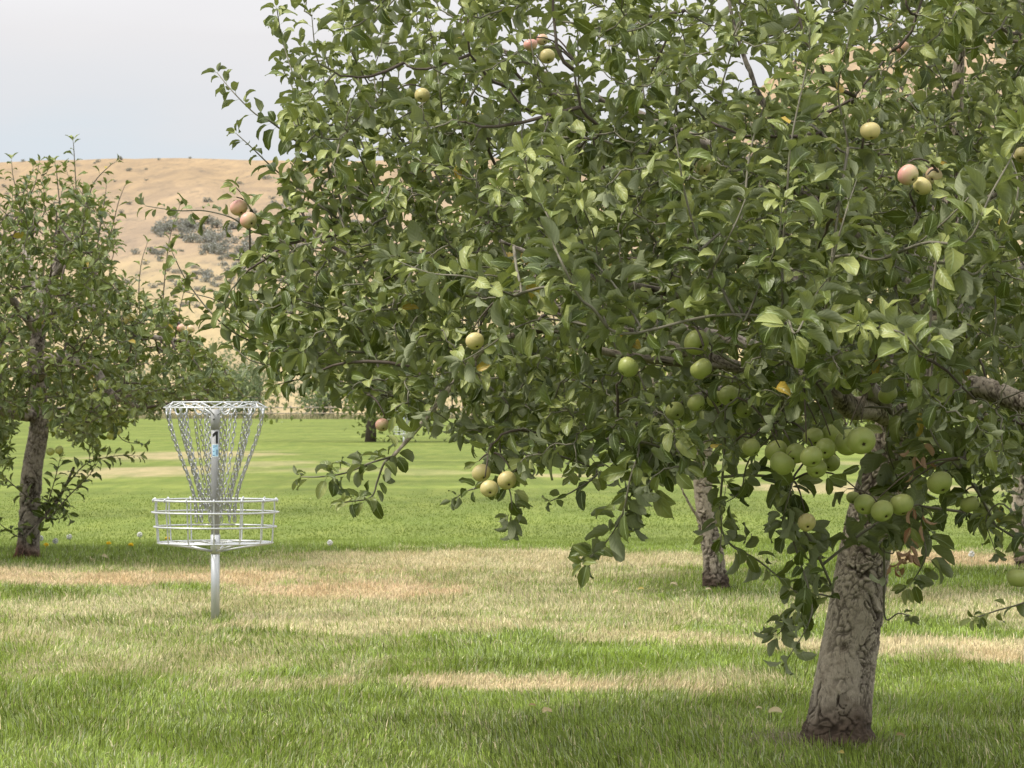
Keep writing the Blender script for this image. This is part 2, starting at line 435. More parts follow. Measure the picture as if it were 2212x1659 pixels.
# dry patches: centre (xd, yd), half extents measured on the photograph, amount, tone (0 straw, 1 orange tan)
PATCHES = []
for xd, yd, hx, hy, am, tone in [
    (1120, 1482, 430, 24, 0.85, 0.4), (620, 1486, 240, 24, 0.45, 0.1), (1560, 1472, 140, 20, 0.5, 0.2),
    (300, 1430, 520, 40, 0.42, 0.0), (820, 1352, 620, 24, 0.70, 0.1), (60, 1375, 420, 34, 0.42, 0.0),
    (1850, 1402, 560, 28, 0.88, 0.3), (1350, 1375, 220, 14, 0.7, 0.2), (2250, 1420, 260, 20, 0.9, 0.4),
    (350, 1252, 560, 26, 0.92, 0.8), (760, 1276, 260, 20, 0.92, 0.9), (-100, 1250, 300, 22, 0.9, 0.7),
    (1100, 1212, 620, 26, 0.80, 0.1), (1250, 1255, 420, 30, 0.55, 0.0), (1050, 1305, 800, 34, 0.52, 0.0),
    (2080, 1213, 260, 20, 0.9, 0.7), (1950, 1300, 420, 34, 0.55, 0.0), (2300, 1330, 320, 40, 0.6, 0.1),
    (500, 1312, 900, 45, 0.56, 0.0), (350, 1400, 800, 45, 0.30, 0.0), (1500, 1320, 700, 30, 0.5, 0.0), (700, 1240, 900, 40, 0.5, 0.1),
    (320, 1019, 170, 11, 0.85, 0.5), (390, 982, 190, 13, 0.85, 0.6), (560, 1004, 120, 7, 0.5, 0.3), (760, 1016, 240, 5, 0.35, 0.4),
    (1220, 1028, 80, 4, 0.7, 0.5), (1760, 1054, 190, 11, 0.85, 0.4), (2060, 1056, 120, 9, 0.8, 0.3), (930, 1022, 120, 5, 0.35, 0.3),
    (1120, 890, 120, 5, 0.9, 0.2), (1700, 1000, 260, 6, 0.5, 0.1),
]:
    x, y = gp(xd, yd); x2, _ = gp(xd + hx, yd); _, ya = gp(xd, yd - hy); _, yb = gp(xd, yd + hy)
    PATCHES.append((x, (ya + yb) / 2, x2 - x, (ya - yb) / 2, am, tone))
GREENS = []      # lush patches inside the dry zone; two by the trunks also paint tree shade
for xd, yd, hx, hy, am in [(60, 1285, 230, 22, 0.8), (1420, 1418, 520, 28, 0.95), (1560, 1262, 330, 16, 0.7), (2100, 1247, 240, 11, 0.95),
                           (250, 1205, 330, 18, 0.75), (1750, 1320, 260, 30, 0.5), (470, 1330, 60, 12, 0.7), (2200, 1500, 400, 40, 0.8),
                           (1900, 1500, 300, 30, 0.6), (800, 1410, 200, 14, 0.6)]:
    x, y = gp(xd, yd); x2, _ = gp(xd + hx, yd); _, ya = gp(xd, yd - hy); _, yb = gp(xd, yd + hy)
    GREENS.append((x, (ya + yb) / 2, x2 - x, (ya - yb) / 2, am))
def lawn_state(X, Y):
    X, Y = np.asarray(X, float), np.asarray(Y, float)
    wob = (n2(X * 0.9 + 3, Y * 0.5, 21, 4) - 0.5)
    wob2 = (n2(X * 3.1, Y * 1.2, 22, 3) - 0.5) + 0.8 * (n2(X * 9.0, Y * 3.2, 23, 3) - 0.5)
    dry = np.zeros_like(X); tone = np.zeros_like(X)
    for cx, cy, rx, ry, am, to in PATCHES:
        d2 = ((X - cx) / rx) ** 2 + ((Y - cy) / ry) ** 2
        w = am * (1 - sstep(0.62, 1.22, np.sqrt(d2) + wob * 1.3 + wob2 * 1.0))
        tone = np.maximum(tone, to * w); dry = np.maximum(dry, w)
    for cx, cy, rx, ry, am in GREENS:
        d2 = ((X - cx) / rx) ** 2 + ((Y - cy) / ry) ** 2
        dry = dry * (1 - am * (1 - sstep(0.6, 1.2, np.sqrt(d2) + wob * 1.3 + wob2 * 0.9)))
    dry = np.clip(dry + 0.22 * wob2 * sstep(0.02, 0.3, dry) + 0.05 * sstep(16, 14, Y), 0, 1)
    lush = sstep(30.5, 27, Y)      # the long grass of the orchard strip versus the mown fairway
    return dry, np.clip(tone, 0, 1), lush
C_DARK = np.array([0.215, 0.290, 0.050]); C_MOWN = np.array([0.190, 0.240, 0.056]); C_PALE = np.array([0.20, 0.26, 0.085])
C_STRAW = np.array([0.53, 0.465, 0.285]); C_TAN = np.array([0.55, 0.415, 0.26]); C_GREY = np.array([0.34, 0.365, 0.165])
def ground_colour(X, Y):
    dry, tone, lush = lawn_state(X, Y)
    streak = n2(X * 0.10, Y * 0.55, 31, 3)[..., None]
    fine = n2(X * 0.35, Y * 0.16 + 40, 33, 4)[..., None]
    g = C_MOWN * (0.42 + 0.52 * streak + 0.5 * fine) * 0.74  # mown ground colour darkened to match the self-shadowed blades
    g = g * (1 - lush[..., None]) + C_DARK * 0.38 * lush[..., None]  # shade in the gaps between blades is put into this darker colour
    d = (C_STRAW + (C_TAN - C_STRAW) * tone[..., None]) * (1 - 0.30 * sstep(29, 34, Y))[..., None]
    return g + (d * 0.85 - g) * (dry[..., None] * 0.9)

ys = [-40, -20, -8, 0]
y = 2.0
while y < 334: ys.append(y); y *= 1.0062
ys.append(336.0)
ys = np.array(ys)
base_u = np.linspace(-1, 1, 171)
us = np.concatenate([[-1], base_u, [1]])
XX = np.zeros((len(ys), len(us)))
for i, yy in enumerate(ys):
    w = 0.24 * max(yy, 0) + 5
    XX[i] = us * w; XX[i, 0] = -900; XX[i, -1] = 900
YY = np.repeat(ys[:, None], len(us), 1)
ZZ = ground_z(XX, YY)
nr, nc = XX.shape
gi = np.arange(nr * nc).reshape(nr, nc)
gq = np.stack([gi[:-1, :-1], gi[:-1, 1:], gi[1:, 1:], gi[1:, :-1]], -1).reshape(-1, 4)
gme = mesh_np("lawn", np.stack([XX, YY, ZZ], -1), gq, None, ground_colour(XX, YY).reshape(-1, 3))
lawn = link("lawn", gme, M['ground']); tag(lawn, "mown green lawn with straw coloured dry strips", "lawn", None, "structure")

# ------------------------------------------------------------------ hillside
def hill_z(X, Y):
    X, Y = np.asarray(X, float), np.asarray(Y, float)
    t = np.clip((Y - 333) / 780, 0, 1.6)
    prof = np.where(t < 1, 0.72 * t ** 1.35 + 0.28 * sstep(0.0, 1.0, t), 1 - 0.25 * (t - 1))
    u = X / np.maximum(Y, 1) * 1110           # bearing scaled to the ridge distance
    top = 81.3 + 0.7 * np.sin(u * 0.05 + 1) + 36 * sstep(45, 100, u) + 10 * sstep(100, 190, u) - 10 * sstep(-150, -300, u)
    rill = np.abs(n2(X * 0.045 + Y * 0.006 + 9, Y * 0.004, 47, 3) - 0.5) * 2
    gul = np.abs(n2(X * 0.011 + Y * 0.004, Y * 0.0035, 41, 3) - 0.5) * 2
    und = (n2(X * 0.02, Y * 0.008, 42, 4) - 0.5)
    return 0.2 + top * prof + (gul * 18 - 9 + und * 10 + rill * 7 - 3) * np.clip(t, 0, 1) * np.clip(1.15 - t, 0.0, 1)
hx = np.concatenate([[-900, -700], np.linspace(-420, 420, 281), [700, 900]])
hy = np.concatenate([np.linspace(334, 1150, 300), [1250, 1500]])
HX, HY = np.meshgrid(hx, hy)
HZ = hill_z(HX, HY)
nr, nc = HX.shape
gi = np.arange(nr * nc).reshape(nr, nc)
gq = np.stack([gi[:-1, :-1], gi[:-1, 1:], gi[1:, 1:], gi[1:, :-1]], -1).reshape(-1, 4)
tt = np.clip((HY - 334) / 780, 0, 1)[..., None]
nz = n2(HX * 0.012, HY * 0.006, 44, 4)[..., None]
c_low, c_mid, c_top = np.array([0.275, 0.224, 0.138]), np.array([0.222, 0.172, 0.126]), np.array([0.236, 0.178, 0.119])
hc = c_low + (c_mid - c_low) * sstep(0.25, 0.55, tt + (nz - 0.5) * 0.4)
hc = hc + (c_top - hc) * sstep(0.6, 0.95, tt)
hc = hc * (0.86 + 0.28 * nz)
hme = mesh_np("hillside", np.stack([HX, HY, HZ], -1), gq, None, hc.reshape(-1, 3))
hill = link("hillside", hme, M['hill']); tag(hill, "dry tan grass hillside rising behind the orchard", "hill", None, "structure")
def on_hill(xd, yd):
    Ys = np.linspace(336, 1120, 900)
    a, b = (xd * S - 512) / F, (384 - yd * S) / F
    k = 1 / (math.cos(PITCH) - b * math.sin(PITCH))
    z = EYE + (math.sin(PITCH) + b * math.cos(PITCH)) * k * Ys
    h = hill_z(a * k * Ys, Ys)
    j = np.argmax(h >= z)
    if h[j] < z[j]: return None
    return a * k * Ys[j], Ys[j], h[j]

# ------------------------------------------------------------------ leaves
HI = (np.array([-0.30, -0.01, 0.10, 0.32, 0.58, 0.82, 1.0]), np.array([-1, -0.5, 0, 0.5, 1]))
LO = (np.array([-0.28, 0.0, 0.30, 0.68, 1.0]), np.array([-1.0, 0, 1.0]))
class Leaves:
    def __init__(self): self.a = []
    def add(self, o, t, n, L, var, curv=1.0, fold=0.35, wide=0.56):
        self.a.append((*o, *t, *n, L, var, curv, fold, wide))
    def arr(self): return np.array(self.a, dtype=np.float64)
def leaf_mesh(name, A, res=HI, seed=1):
    r = np.random.default_rng(seed)
    U, Vv = res
    N = len(A)
    O, T, Nn = A[:, 0:3], A[:, 3:6], A[:, 6:9]
    L, var, c, fold, wide = (A[:, k] for k in range(9, 14))
    T = T / np.linalg.norm(T, axis=1, keepdims=True)
    Nn = Nn - T * np.sum(Nn * T, 1, keepdims=True)
    Nn = Nn / (np.linalg.norm(Nn, axis=1, keepdims=True) + 1e-9)
    Sd = np.cross(Nn, T)
    ph = r.uniform(0, 6.28, N); wa = r.uniform(0.02, 0.11, N); tw = r.uniform(-0.5, 0.5, N)
    nu, nv = len(U), len(Vv)
    out = np.zeros((N, nu, nv, 3)); colr = np.zeros((N, nu, nv, 3))
    c = np.where(np.abs(c) < 0.05, 0.05, c)
    for i, u in enumerate(U):
        up = max(u, 0)
        x = np.sin(c * up) / c; z = -(1 - np.cos(c * up)) / c
        lx, lz = np.sin(c * up), np.cos(c * up)
        if u < 0: x = np.full(N, u); w = np.full(N, 0.014)
        else: w = wide * 0.5 * (np.sin(math.pi * min(1, max(0.012, u) ** 0.84)) ** 0.72) + 0.010
        cen = O + ((x + 0.3) * L)[:, None] * T + (z * L)[:, None] * Nn
        nl = lx[:, None] * T + lz[:, None] * Nn
        sd = Sd * np.cos(tw * up)[:, None] + nl * np.sin(tw * up)[:, None]
        nl2 = nl * np.cos(tw * up)[:, None] - Sd * np.sin(tw * up)[:, None]
        for j, v in enumerate(Vv):
            jit = 1 + (r.uniform(-0.09, 0.09, N) if abs(v) == 1 and 0 < u < 1 else 0)
            f = fold * abs(v) ** 0.8
            lift = np.sin(f) * w * abs(v) + (wa * np.sin(9 * u + ph + 1.7 * v) * abs(v) if u > 0 else 0) * 0.8
            out[:, i, j] = cen + (v * w * jit * np.cos(f) * L)[:, None] * sd + (lift * L)[:, None] * nl2
            colr[:, i, j, 0] = var; colr[:, i, j, 1] = (u + 0.3) / 1.3; colr[:, i, j, 2] = v * 0.5 + 0.5
    idx = np.arange(N * nu * nv).reshape(N, nu, nv)
    q = np.stack([idx[:, :-1, :-1], idx[:, 1:, :-1], idx[:, 1:, 1:], idx[:, :-1, 1:]], -1).reshape(-1, 4)
    return mesh_np(name, out, q, None, colr.reshape(-1, 3))

UP = np.array([0, 0, 1.0])
def unit(v):
    v = np.asarray(v, float); return v / (np.linalg.norm(v) + 1e-12)
def smooth_path(pts, n):
    """Catmull-Rom through the points"""
    p = np.asarray([tuple(q) for q in pts], float)
    p = np.vstack([2 * p[0] - p[1], p, 2 * p[-1] - p[-2]])
    m = len(p) - 3; ts = np.linspace(0, m - 1e-9, n); i = ts.astype(int); t = (ts - i)[:, None]
    a, b, c, d = p[i], p[i + 1], p[i + 2], p[i + 3]
    return 0.5 * (2 * b + (c - a) * t + (2 * a - 5 * b + 4 * c - d) * t * t + (3 * b - a - 3 * c + d) * t ** 3)
def leafy(leaves, path, r, L=0.082, space=0.030, f0=0.15, tipn=4, curv=1.1, dens=1.0, young=0.0):
    """leaves set spirally along a shoot, with a small rosette at its tip"""
    seg = np.linalg.norm(np.diff(path, axis=0), axis=1); s = np.concatenate([[0], np.cumsum(seg)]); tot = s[-1]
    d = tot * f0 + r.uniform(0, space); az = r.uniform(0, 6.28)
    while d < tot * 0.985:
        k = min(np.searchsorted(s, d) - 1, len(seg) - 1); k = max(k, 0)
        w = (d - s[k]) / (seg[k] + 1e-9); o = path[k] * (1 - w) + path[k + 1] * w
        t = unit(path[k + 1] - path[k])
        az += 2.4 + r.normal(0, 0.35)
        a = unit(np.cross(t, UP if abs(t[2]) < 0.95 else np.array([1.0, 0, 0]))); b = np.cross(t, a)
        rad = a * math.cos(az) + b * math.sin(az)
        f = d / tot
        if r.random() < dens:
            for rep in range(1 if r.random() < 0.75 else 2):
                ld = unit(0.55 * t + 0.8 * rad + np.array([0, 0, 0.10]) + r.normal(0, 0.2, 3))
                nn = unit(UP * 0.72 + t * 0.45 - rad * 0.12 + r.normal(0, 0.34, 3))
                v = float(np.clip(r.beta(1.3, 1.7) * 0.88 + 0.10 * f + young * f, 0, 0.92))
                if r.random() < 0.008: v = 0.99
                leaves.add(o, ld, nn, L * r.uniform(0.62, 1.18) * (1.05 - 0.35 * max(0, f - 0.7) / 0.3), v,
                           curv * r.uniform(0.3, 1.5), r.uniform(0.12, 0.75), r.uniform(0.46, 0.64))
        d += space * r.uniform(0.6, 1.4)
    t = unit(path[-1] - path[-2])
    for k in range(tipn):
        rad = unit(r.normal(0, 1, 3)); rad = unit(rad - t * (rad @ t))
        leaves.add(path[-1], unit(t * 0.9 + rad * 0.65), unit(UP * 0.4 + t * 0.8 - rad * 0.4 + r.normal(0, 0.15, 3)), L * r.uniform(0.45, 0.8),
                   float(np.clip(0.68 + r.uniform(-0.1, 0.25), 0, 0.95)), curv * r.uniform(0.3, 1.0), r.uniform(0.3, 0.8), 0.48)

def voronoi(p, seed):
    """distance to the nearest cell border and a random value for the cell"""
    i = np.floor(p).astype(np.int64); f1 = np.full(p.shape[:-1], 9.0); f2 = f1.copy(); cid = np.zeros(p.shape[:-1])
    for dx in (-1, 0, 1):
        for dy in (-1, 0, 1):
            for dz in (-1, 0, 1):
                a, b_, c_ = i[..., 0] + dx, i[..., 1] + dy, i[..., 2] + dz
                h = [hash3(a, b_, c_, seed * 7 + k) for k in (1, 2, 3)]
                d = np.sqrt((a + h[0] - p[..., 0]) ** 2 + (b_ + h[1] - p[..., 1]) ** 2 + (c_ + h[2] - p[..., 2]) ** 2)
                n = d < f1
                f2 = np.where(n, f1, np.minimum(f2, d)); f1 = np.where(n, d, f1)
                cid = np.where(n, hash3(a, b_, c_, seed * 7 + 4), cid)
    return f2 - f1, cid

def in_poly(x, y, poly):
    x, y = np.asarray(x), np.asarray(y); ins = np.zeros(x.shape, bool)
    n = len(poly)
    for i in range(n):
        x1, y1 = poly[i]; x2, y2 = poly[(i + 1) % n]
        if y1 == y2: continue
        c = ((y1 > y) != (y2 > y)) & (x < (x2 - x1) * (y - y1) / (y2 - y1) + x1)
        ins ^= c
    return ins

class Nodes:
    def __init__(self): self.p = np.zeros((0, 3))
    def add(self, pts): self.p = np.vstack([self.p, pts])
    def near(self, q):
        d = np.linalg.norm(self.p - q, axis=1); k = int(np.argmin(d)); return self.p[k], d[k]

def grow(tubes, leaves, nodes, targets, r, base_r, tip_r, upness, leafargs, centre, record=True, maxd=0.9, k=5, green=0.0):
    for q in targets:
        b, d = nodes.near(q)
        if d > maxd or d < 0.06: continue
        up = upness(q)
        out = unit((q - centre) * np.array([1, 1, 0.3]))
        ctrl = b * 0.45 + q * 0.55 + (out * 0.5 - UP * up) * d * 0.55
        tt = np.linspace(0, 1, 7)[:, None]
        path = (1 - tt) ** 2 * b + 2 * tt * (1 - tt) * ctrl + tt ** 2 * q
        path[1:-1] += r.normal(0, 0.010 * d + 0.002, (5, 3))
        tubes.add(path, np.linspace(base_r * (0.6 + 0.6 * d), tip_r, 7), k, c=green)
        leafy(leaves, path, r, **leafargs)
        if record: nodes.add(path[1:])

def trunk_mesh(name, pts, rad, na, nl, seed, amp=0.010, scale=1.0, foot=0.16):
    c = smooth_path(pts, nl); rr = np.interp(np.linspace(0, 1, nl), np.linspace(0, 1, len(rad)), rad)
    tan = np.gradient(c, axis=0); tan /= np.linalg.norm(tan, axis=1, keepdims=True)
    a = np.array([1.0, 0.1, 0]); A = np.zeros_like(c)
    for i in range(nl):
        a = unit(a - tan[i] * (a @ tan[i])); A[i] = a
    B = np.cross(tan, A)
    th = np.arange(na) / na * 2 * math.pi
    ring = np.cos(th)[None, :, None] * A[:, None] + np.sin(th)[None, :, None] * B[:, None]
    base = c[:, None] + rr[:, None, None] * ring
    q = base / scale
    warp = np.stack([fbm(q * 9, seed + 5, 3), fbm(q * 9 + 31, seed + 6, 3), fbm(q * 9 + 57, seed + 7, 3)], -1) - 0.5
    qq = q * np.array([13, 13, 7.0]) + warp * 3.2
    ridge = np.abs(fbm(qq, seed, 4) - 0.5) * 2
    where = fbm(q * np.array([4, 4, 3.0]) + 9, seed + 2, 3)
    crack = (1 - sstep(0.02, 0.11, ridge)) * sstep(0.36, 0.50, where)
    r2 = np.abs(fbm(qq * np.array([2.1, 2.1, 1.7]) + 40, seed + 8, 3) - 0.5) * 2
    crack = np.maximum(crack, (1 - sstep(0.015, 0.10, r2)) * sstep(0.42, 0.58, fbm(q * 7 + 70, seed + 9, 3)) * 0.85)
    e1, id1 = voronoi(q * np.array([24, 24, 15.0]) + warp * 3.6, seed)
    e2, id2 = voronoi(q * np.array([55, 55, 30.0]) + warp * 6.0, seed + 1)
    open1 = sstep(0.47, 0.60, fbm(q * np.array([11, 11, 8.0]) + 3, seed + 12, 3)); open2 = sstep(0.47, 0.58, fbm(q * np.array([8, 8, 5.0]) + 77, seed + 13, 3))
    jag = fbm(q * 60, seed + 16, 3)
    crack = np.maximum((1 - sstep(0.0, 0.16, e1 + (jag - 0.5) * 0.22)) * open1, (1 - sstep(0.0, 0.2, e2 + (jag - 0.5) * 0.3)) * open2 * 0.75)
    crack = np.maximum(crack, (1 - sstep(0.02, 0.07, ridge)) * sstep(0.42, 0.56, where) * 0.9)
    gone = (id1 > 0.84) * open1 * sstep(0.05, 0.16, e1)          # plates that have fallen off leave darker hollows
    z = (base[..., 2] - c[0][2])
    footm = (1 - sstep(foot * 0.5, foot * 1.3, z + (where - 0.5) * foot * 1.8)) * (1.0 if foot > 0.01 else 0.0)
    rough = fbm(q * 42, seed + 3, 3)
    crack = np.clip(np.maximum(crack, footm * (1 - sstep(0.30, 0.52, rough)) * 0.9), 0, 1)
    plate = fbm(q * np.array([7, 7, 4.0]), seed + 4, 3) + (id1 - 0.5) * 0.35 * open1
    crack = np.maximum(crack, gone * 0.35)
    flake = np.clip((1 - sstep(0.10, 0.30, e1)) * open1 * sstep(0.06, 0.10, e1) * (id1 > 0.4), 0, 1) - gone * 0.8
    disp = amp * (-1.0 * crack + 0.6 * flake + 1.5 * (plate - 0.5) + 0.5 * (fbm(q * 70, seed + 15, 2) - 0.5) + footm * (rough - 0.45) * 2.0)
    flare = np.clip(1 - z / foot, 0, 1) ** 2 * (1.0 if foot > 0.01 else 0.0)
    Vv = base + ring * (disp + flare * rr[:, None] * (0.22 + 0.25 * np.sin(th * 3 + seed)[None, :] ** 2))[..., None]
    idx = np.arange(nl * na).reshape(nl, na); nx = np.roll(idx, -1, 1)
    Q = np.stack([idx[:-1], nx[:-1], nx[1:], idx[1:]], -1).reshape(-1, 4)
    return mesh_np(name, Vv, Q, None, np.stack([crack, footm, flake], -1).reshape(-1, 3)), c

def w2m(wd, Y): return wd / px_m(Y)

# ================================================================== the big apple tree
TD = 11.7
apple_tree = empty("apple_tree", P(1808, 1612, TD), "large apple tree in the foreground with pale peeling trunk leaning right", "apple tree", "apple trees")
tr_px = [(1806, 1640, 168), (1809, 1605, 150), (1816, 1540, 136), (1829, 1440, 127), (1845, 1340, 122), (1861, 1240, 116), (1878, 1140, 108),
         (1902, 1050, 104), (1925, 970, 102), (1945, 900, 92), (1972, 820, 76), (2010, 710, 60), (2040, 570, 48), (2056, 420, 40), (2066, 260, 31), (2074, 90, 23), (2082, -120, 13)]
tp = [P(x, y, TD) for x, y, w in tr_px]; trad = [w2m(w, TD) / 2 for x, y, w in tr_px]
tme, tc_main = trunk_mesh("trunk", tp, trad, 150, 620, 3, 0.0058, 1.0, 0.17)
trunk = world_child("trunk", tme, M['bark'], apple_tree)
limbs_px = [   # (xd, yd, D, width in view pixels)
    [(1940, 905, 11.7, 58), (1885, 882, 11.5, 52), (1838, 880, 11.35, 50), (1803, 848, 11.25, 42), (1720, 815, 11.1, 36), (1600, 795, 10.95, 30), (1530, 775, 10.9, 27), (1470, 757, 10.85, 23), (1380, 722, 10.8, 17), (1270, 700, 10.75, 12)],
    [(1950, 885, 11.7, 62), (2040, 850, 11.55, 56), (2120, 838, 11.4, 50), (2215, 872, 11.3, 44), (2330, 890, 11.2, 34), (2480, 850, 11.2, 20)],
    [(1968, 830, 11.75, 50), (1850, 700, 12.2, 40), (1660, 560, 12.7, 30), (1420, 440, 13.1, 18), (1250, 330, 13.2, 10)],
    [(1805, 850, 11.25, 34), (1620, 745, 11.7, 28), (1360, 690, 12.1, 22), (1100, 650, 12.2, 17), (890, 610, 12.2, 12), (730, 540, 12.1, 8)],
    [(1930, 890, 11.6, 44), (1760, 740, 10.95, 32), (1510, 650, 10.4, 22), (1250, 590, 10.1, 13), (1080, 520, 10.0, 8)],
    [(2015, 690, 11.7, 42), (1800, 460, 11.6, 32), (1500, 300, 11.5, 23), (1240, 190, 11.5, 16), (1050, 90, 11.5, 9)],
    [(2030, 610, 11.7, 36), (1860, 470, 11.0, 27), (1710, 330, 10.6, 18), (1610, 130, 10.5, 11), (1560, -60, 10.5, 7)],
    [(2045, 520, 11.7, 36), (2180, 400, 11.0, 26), (2330, 270, 10.6, 16), (2450, 60, 10.5, 9)],
    [(1990, 760, 11.8, 40), (2150, 620, 12.4, 28), (2330, 500, 12.9, 18), (2500, 380, 13.0, 10)],
    [(1600, 795, 10.95, 24), (1330, 765, 10.75, 18), (1180, 715, 10.65, 14), (1070, 740, 10.6, 12), (1010, 790, 10.6, 11), (940, 880, 10.6, 10), (850, 985, 10.6, 8)],
    [(1700, 810, 11.0, 22), (1500, 860, 10.6, 16), (1350, 930, 10.4, 11), (1260, 985, 10.3, 7)],
]
mt_nodes = Nodes(); mt_nodes.add(tc_main[300:])
for i, lp in enumerate(limbs_px):
    pts = [P(x, y, d) for x, y, d, w in lp]; rad = [w2m(w, d) / 2 for x, y, d, w in lp]
    me, c = trunk_mesh("limb", pts, rad, 20 if i > 1 else 40, 90 if i > 1 else 160, 10 + i, 0.004, 0.6, 0.0001)
    o = link("limb", me, M['bark'] if i in (0, 1, 9) else M['bark_dark'], trunk)
    o.matrix_parent_inverse = Matrix.Translation(-Vector(apple_tree.location))
    o.matrix_parent_inverse = Matrix.Identity(4)
    mt_nodes.add(c[10::3])
for o in trunk.children: o.matrix_parent_inverse = trunk.matrix_parent_inverse.inverted() @ Matrix.Translation(-Vector(apple_tree.location))

r = np.random.default_rng(5)
mt_tubes, mt_leaves = Tubes(), Leaves()
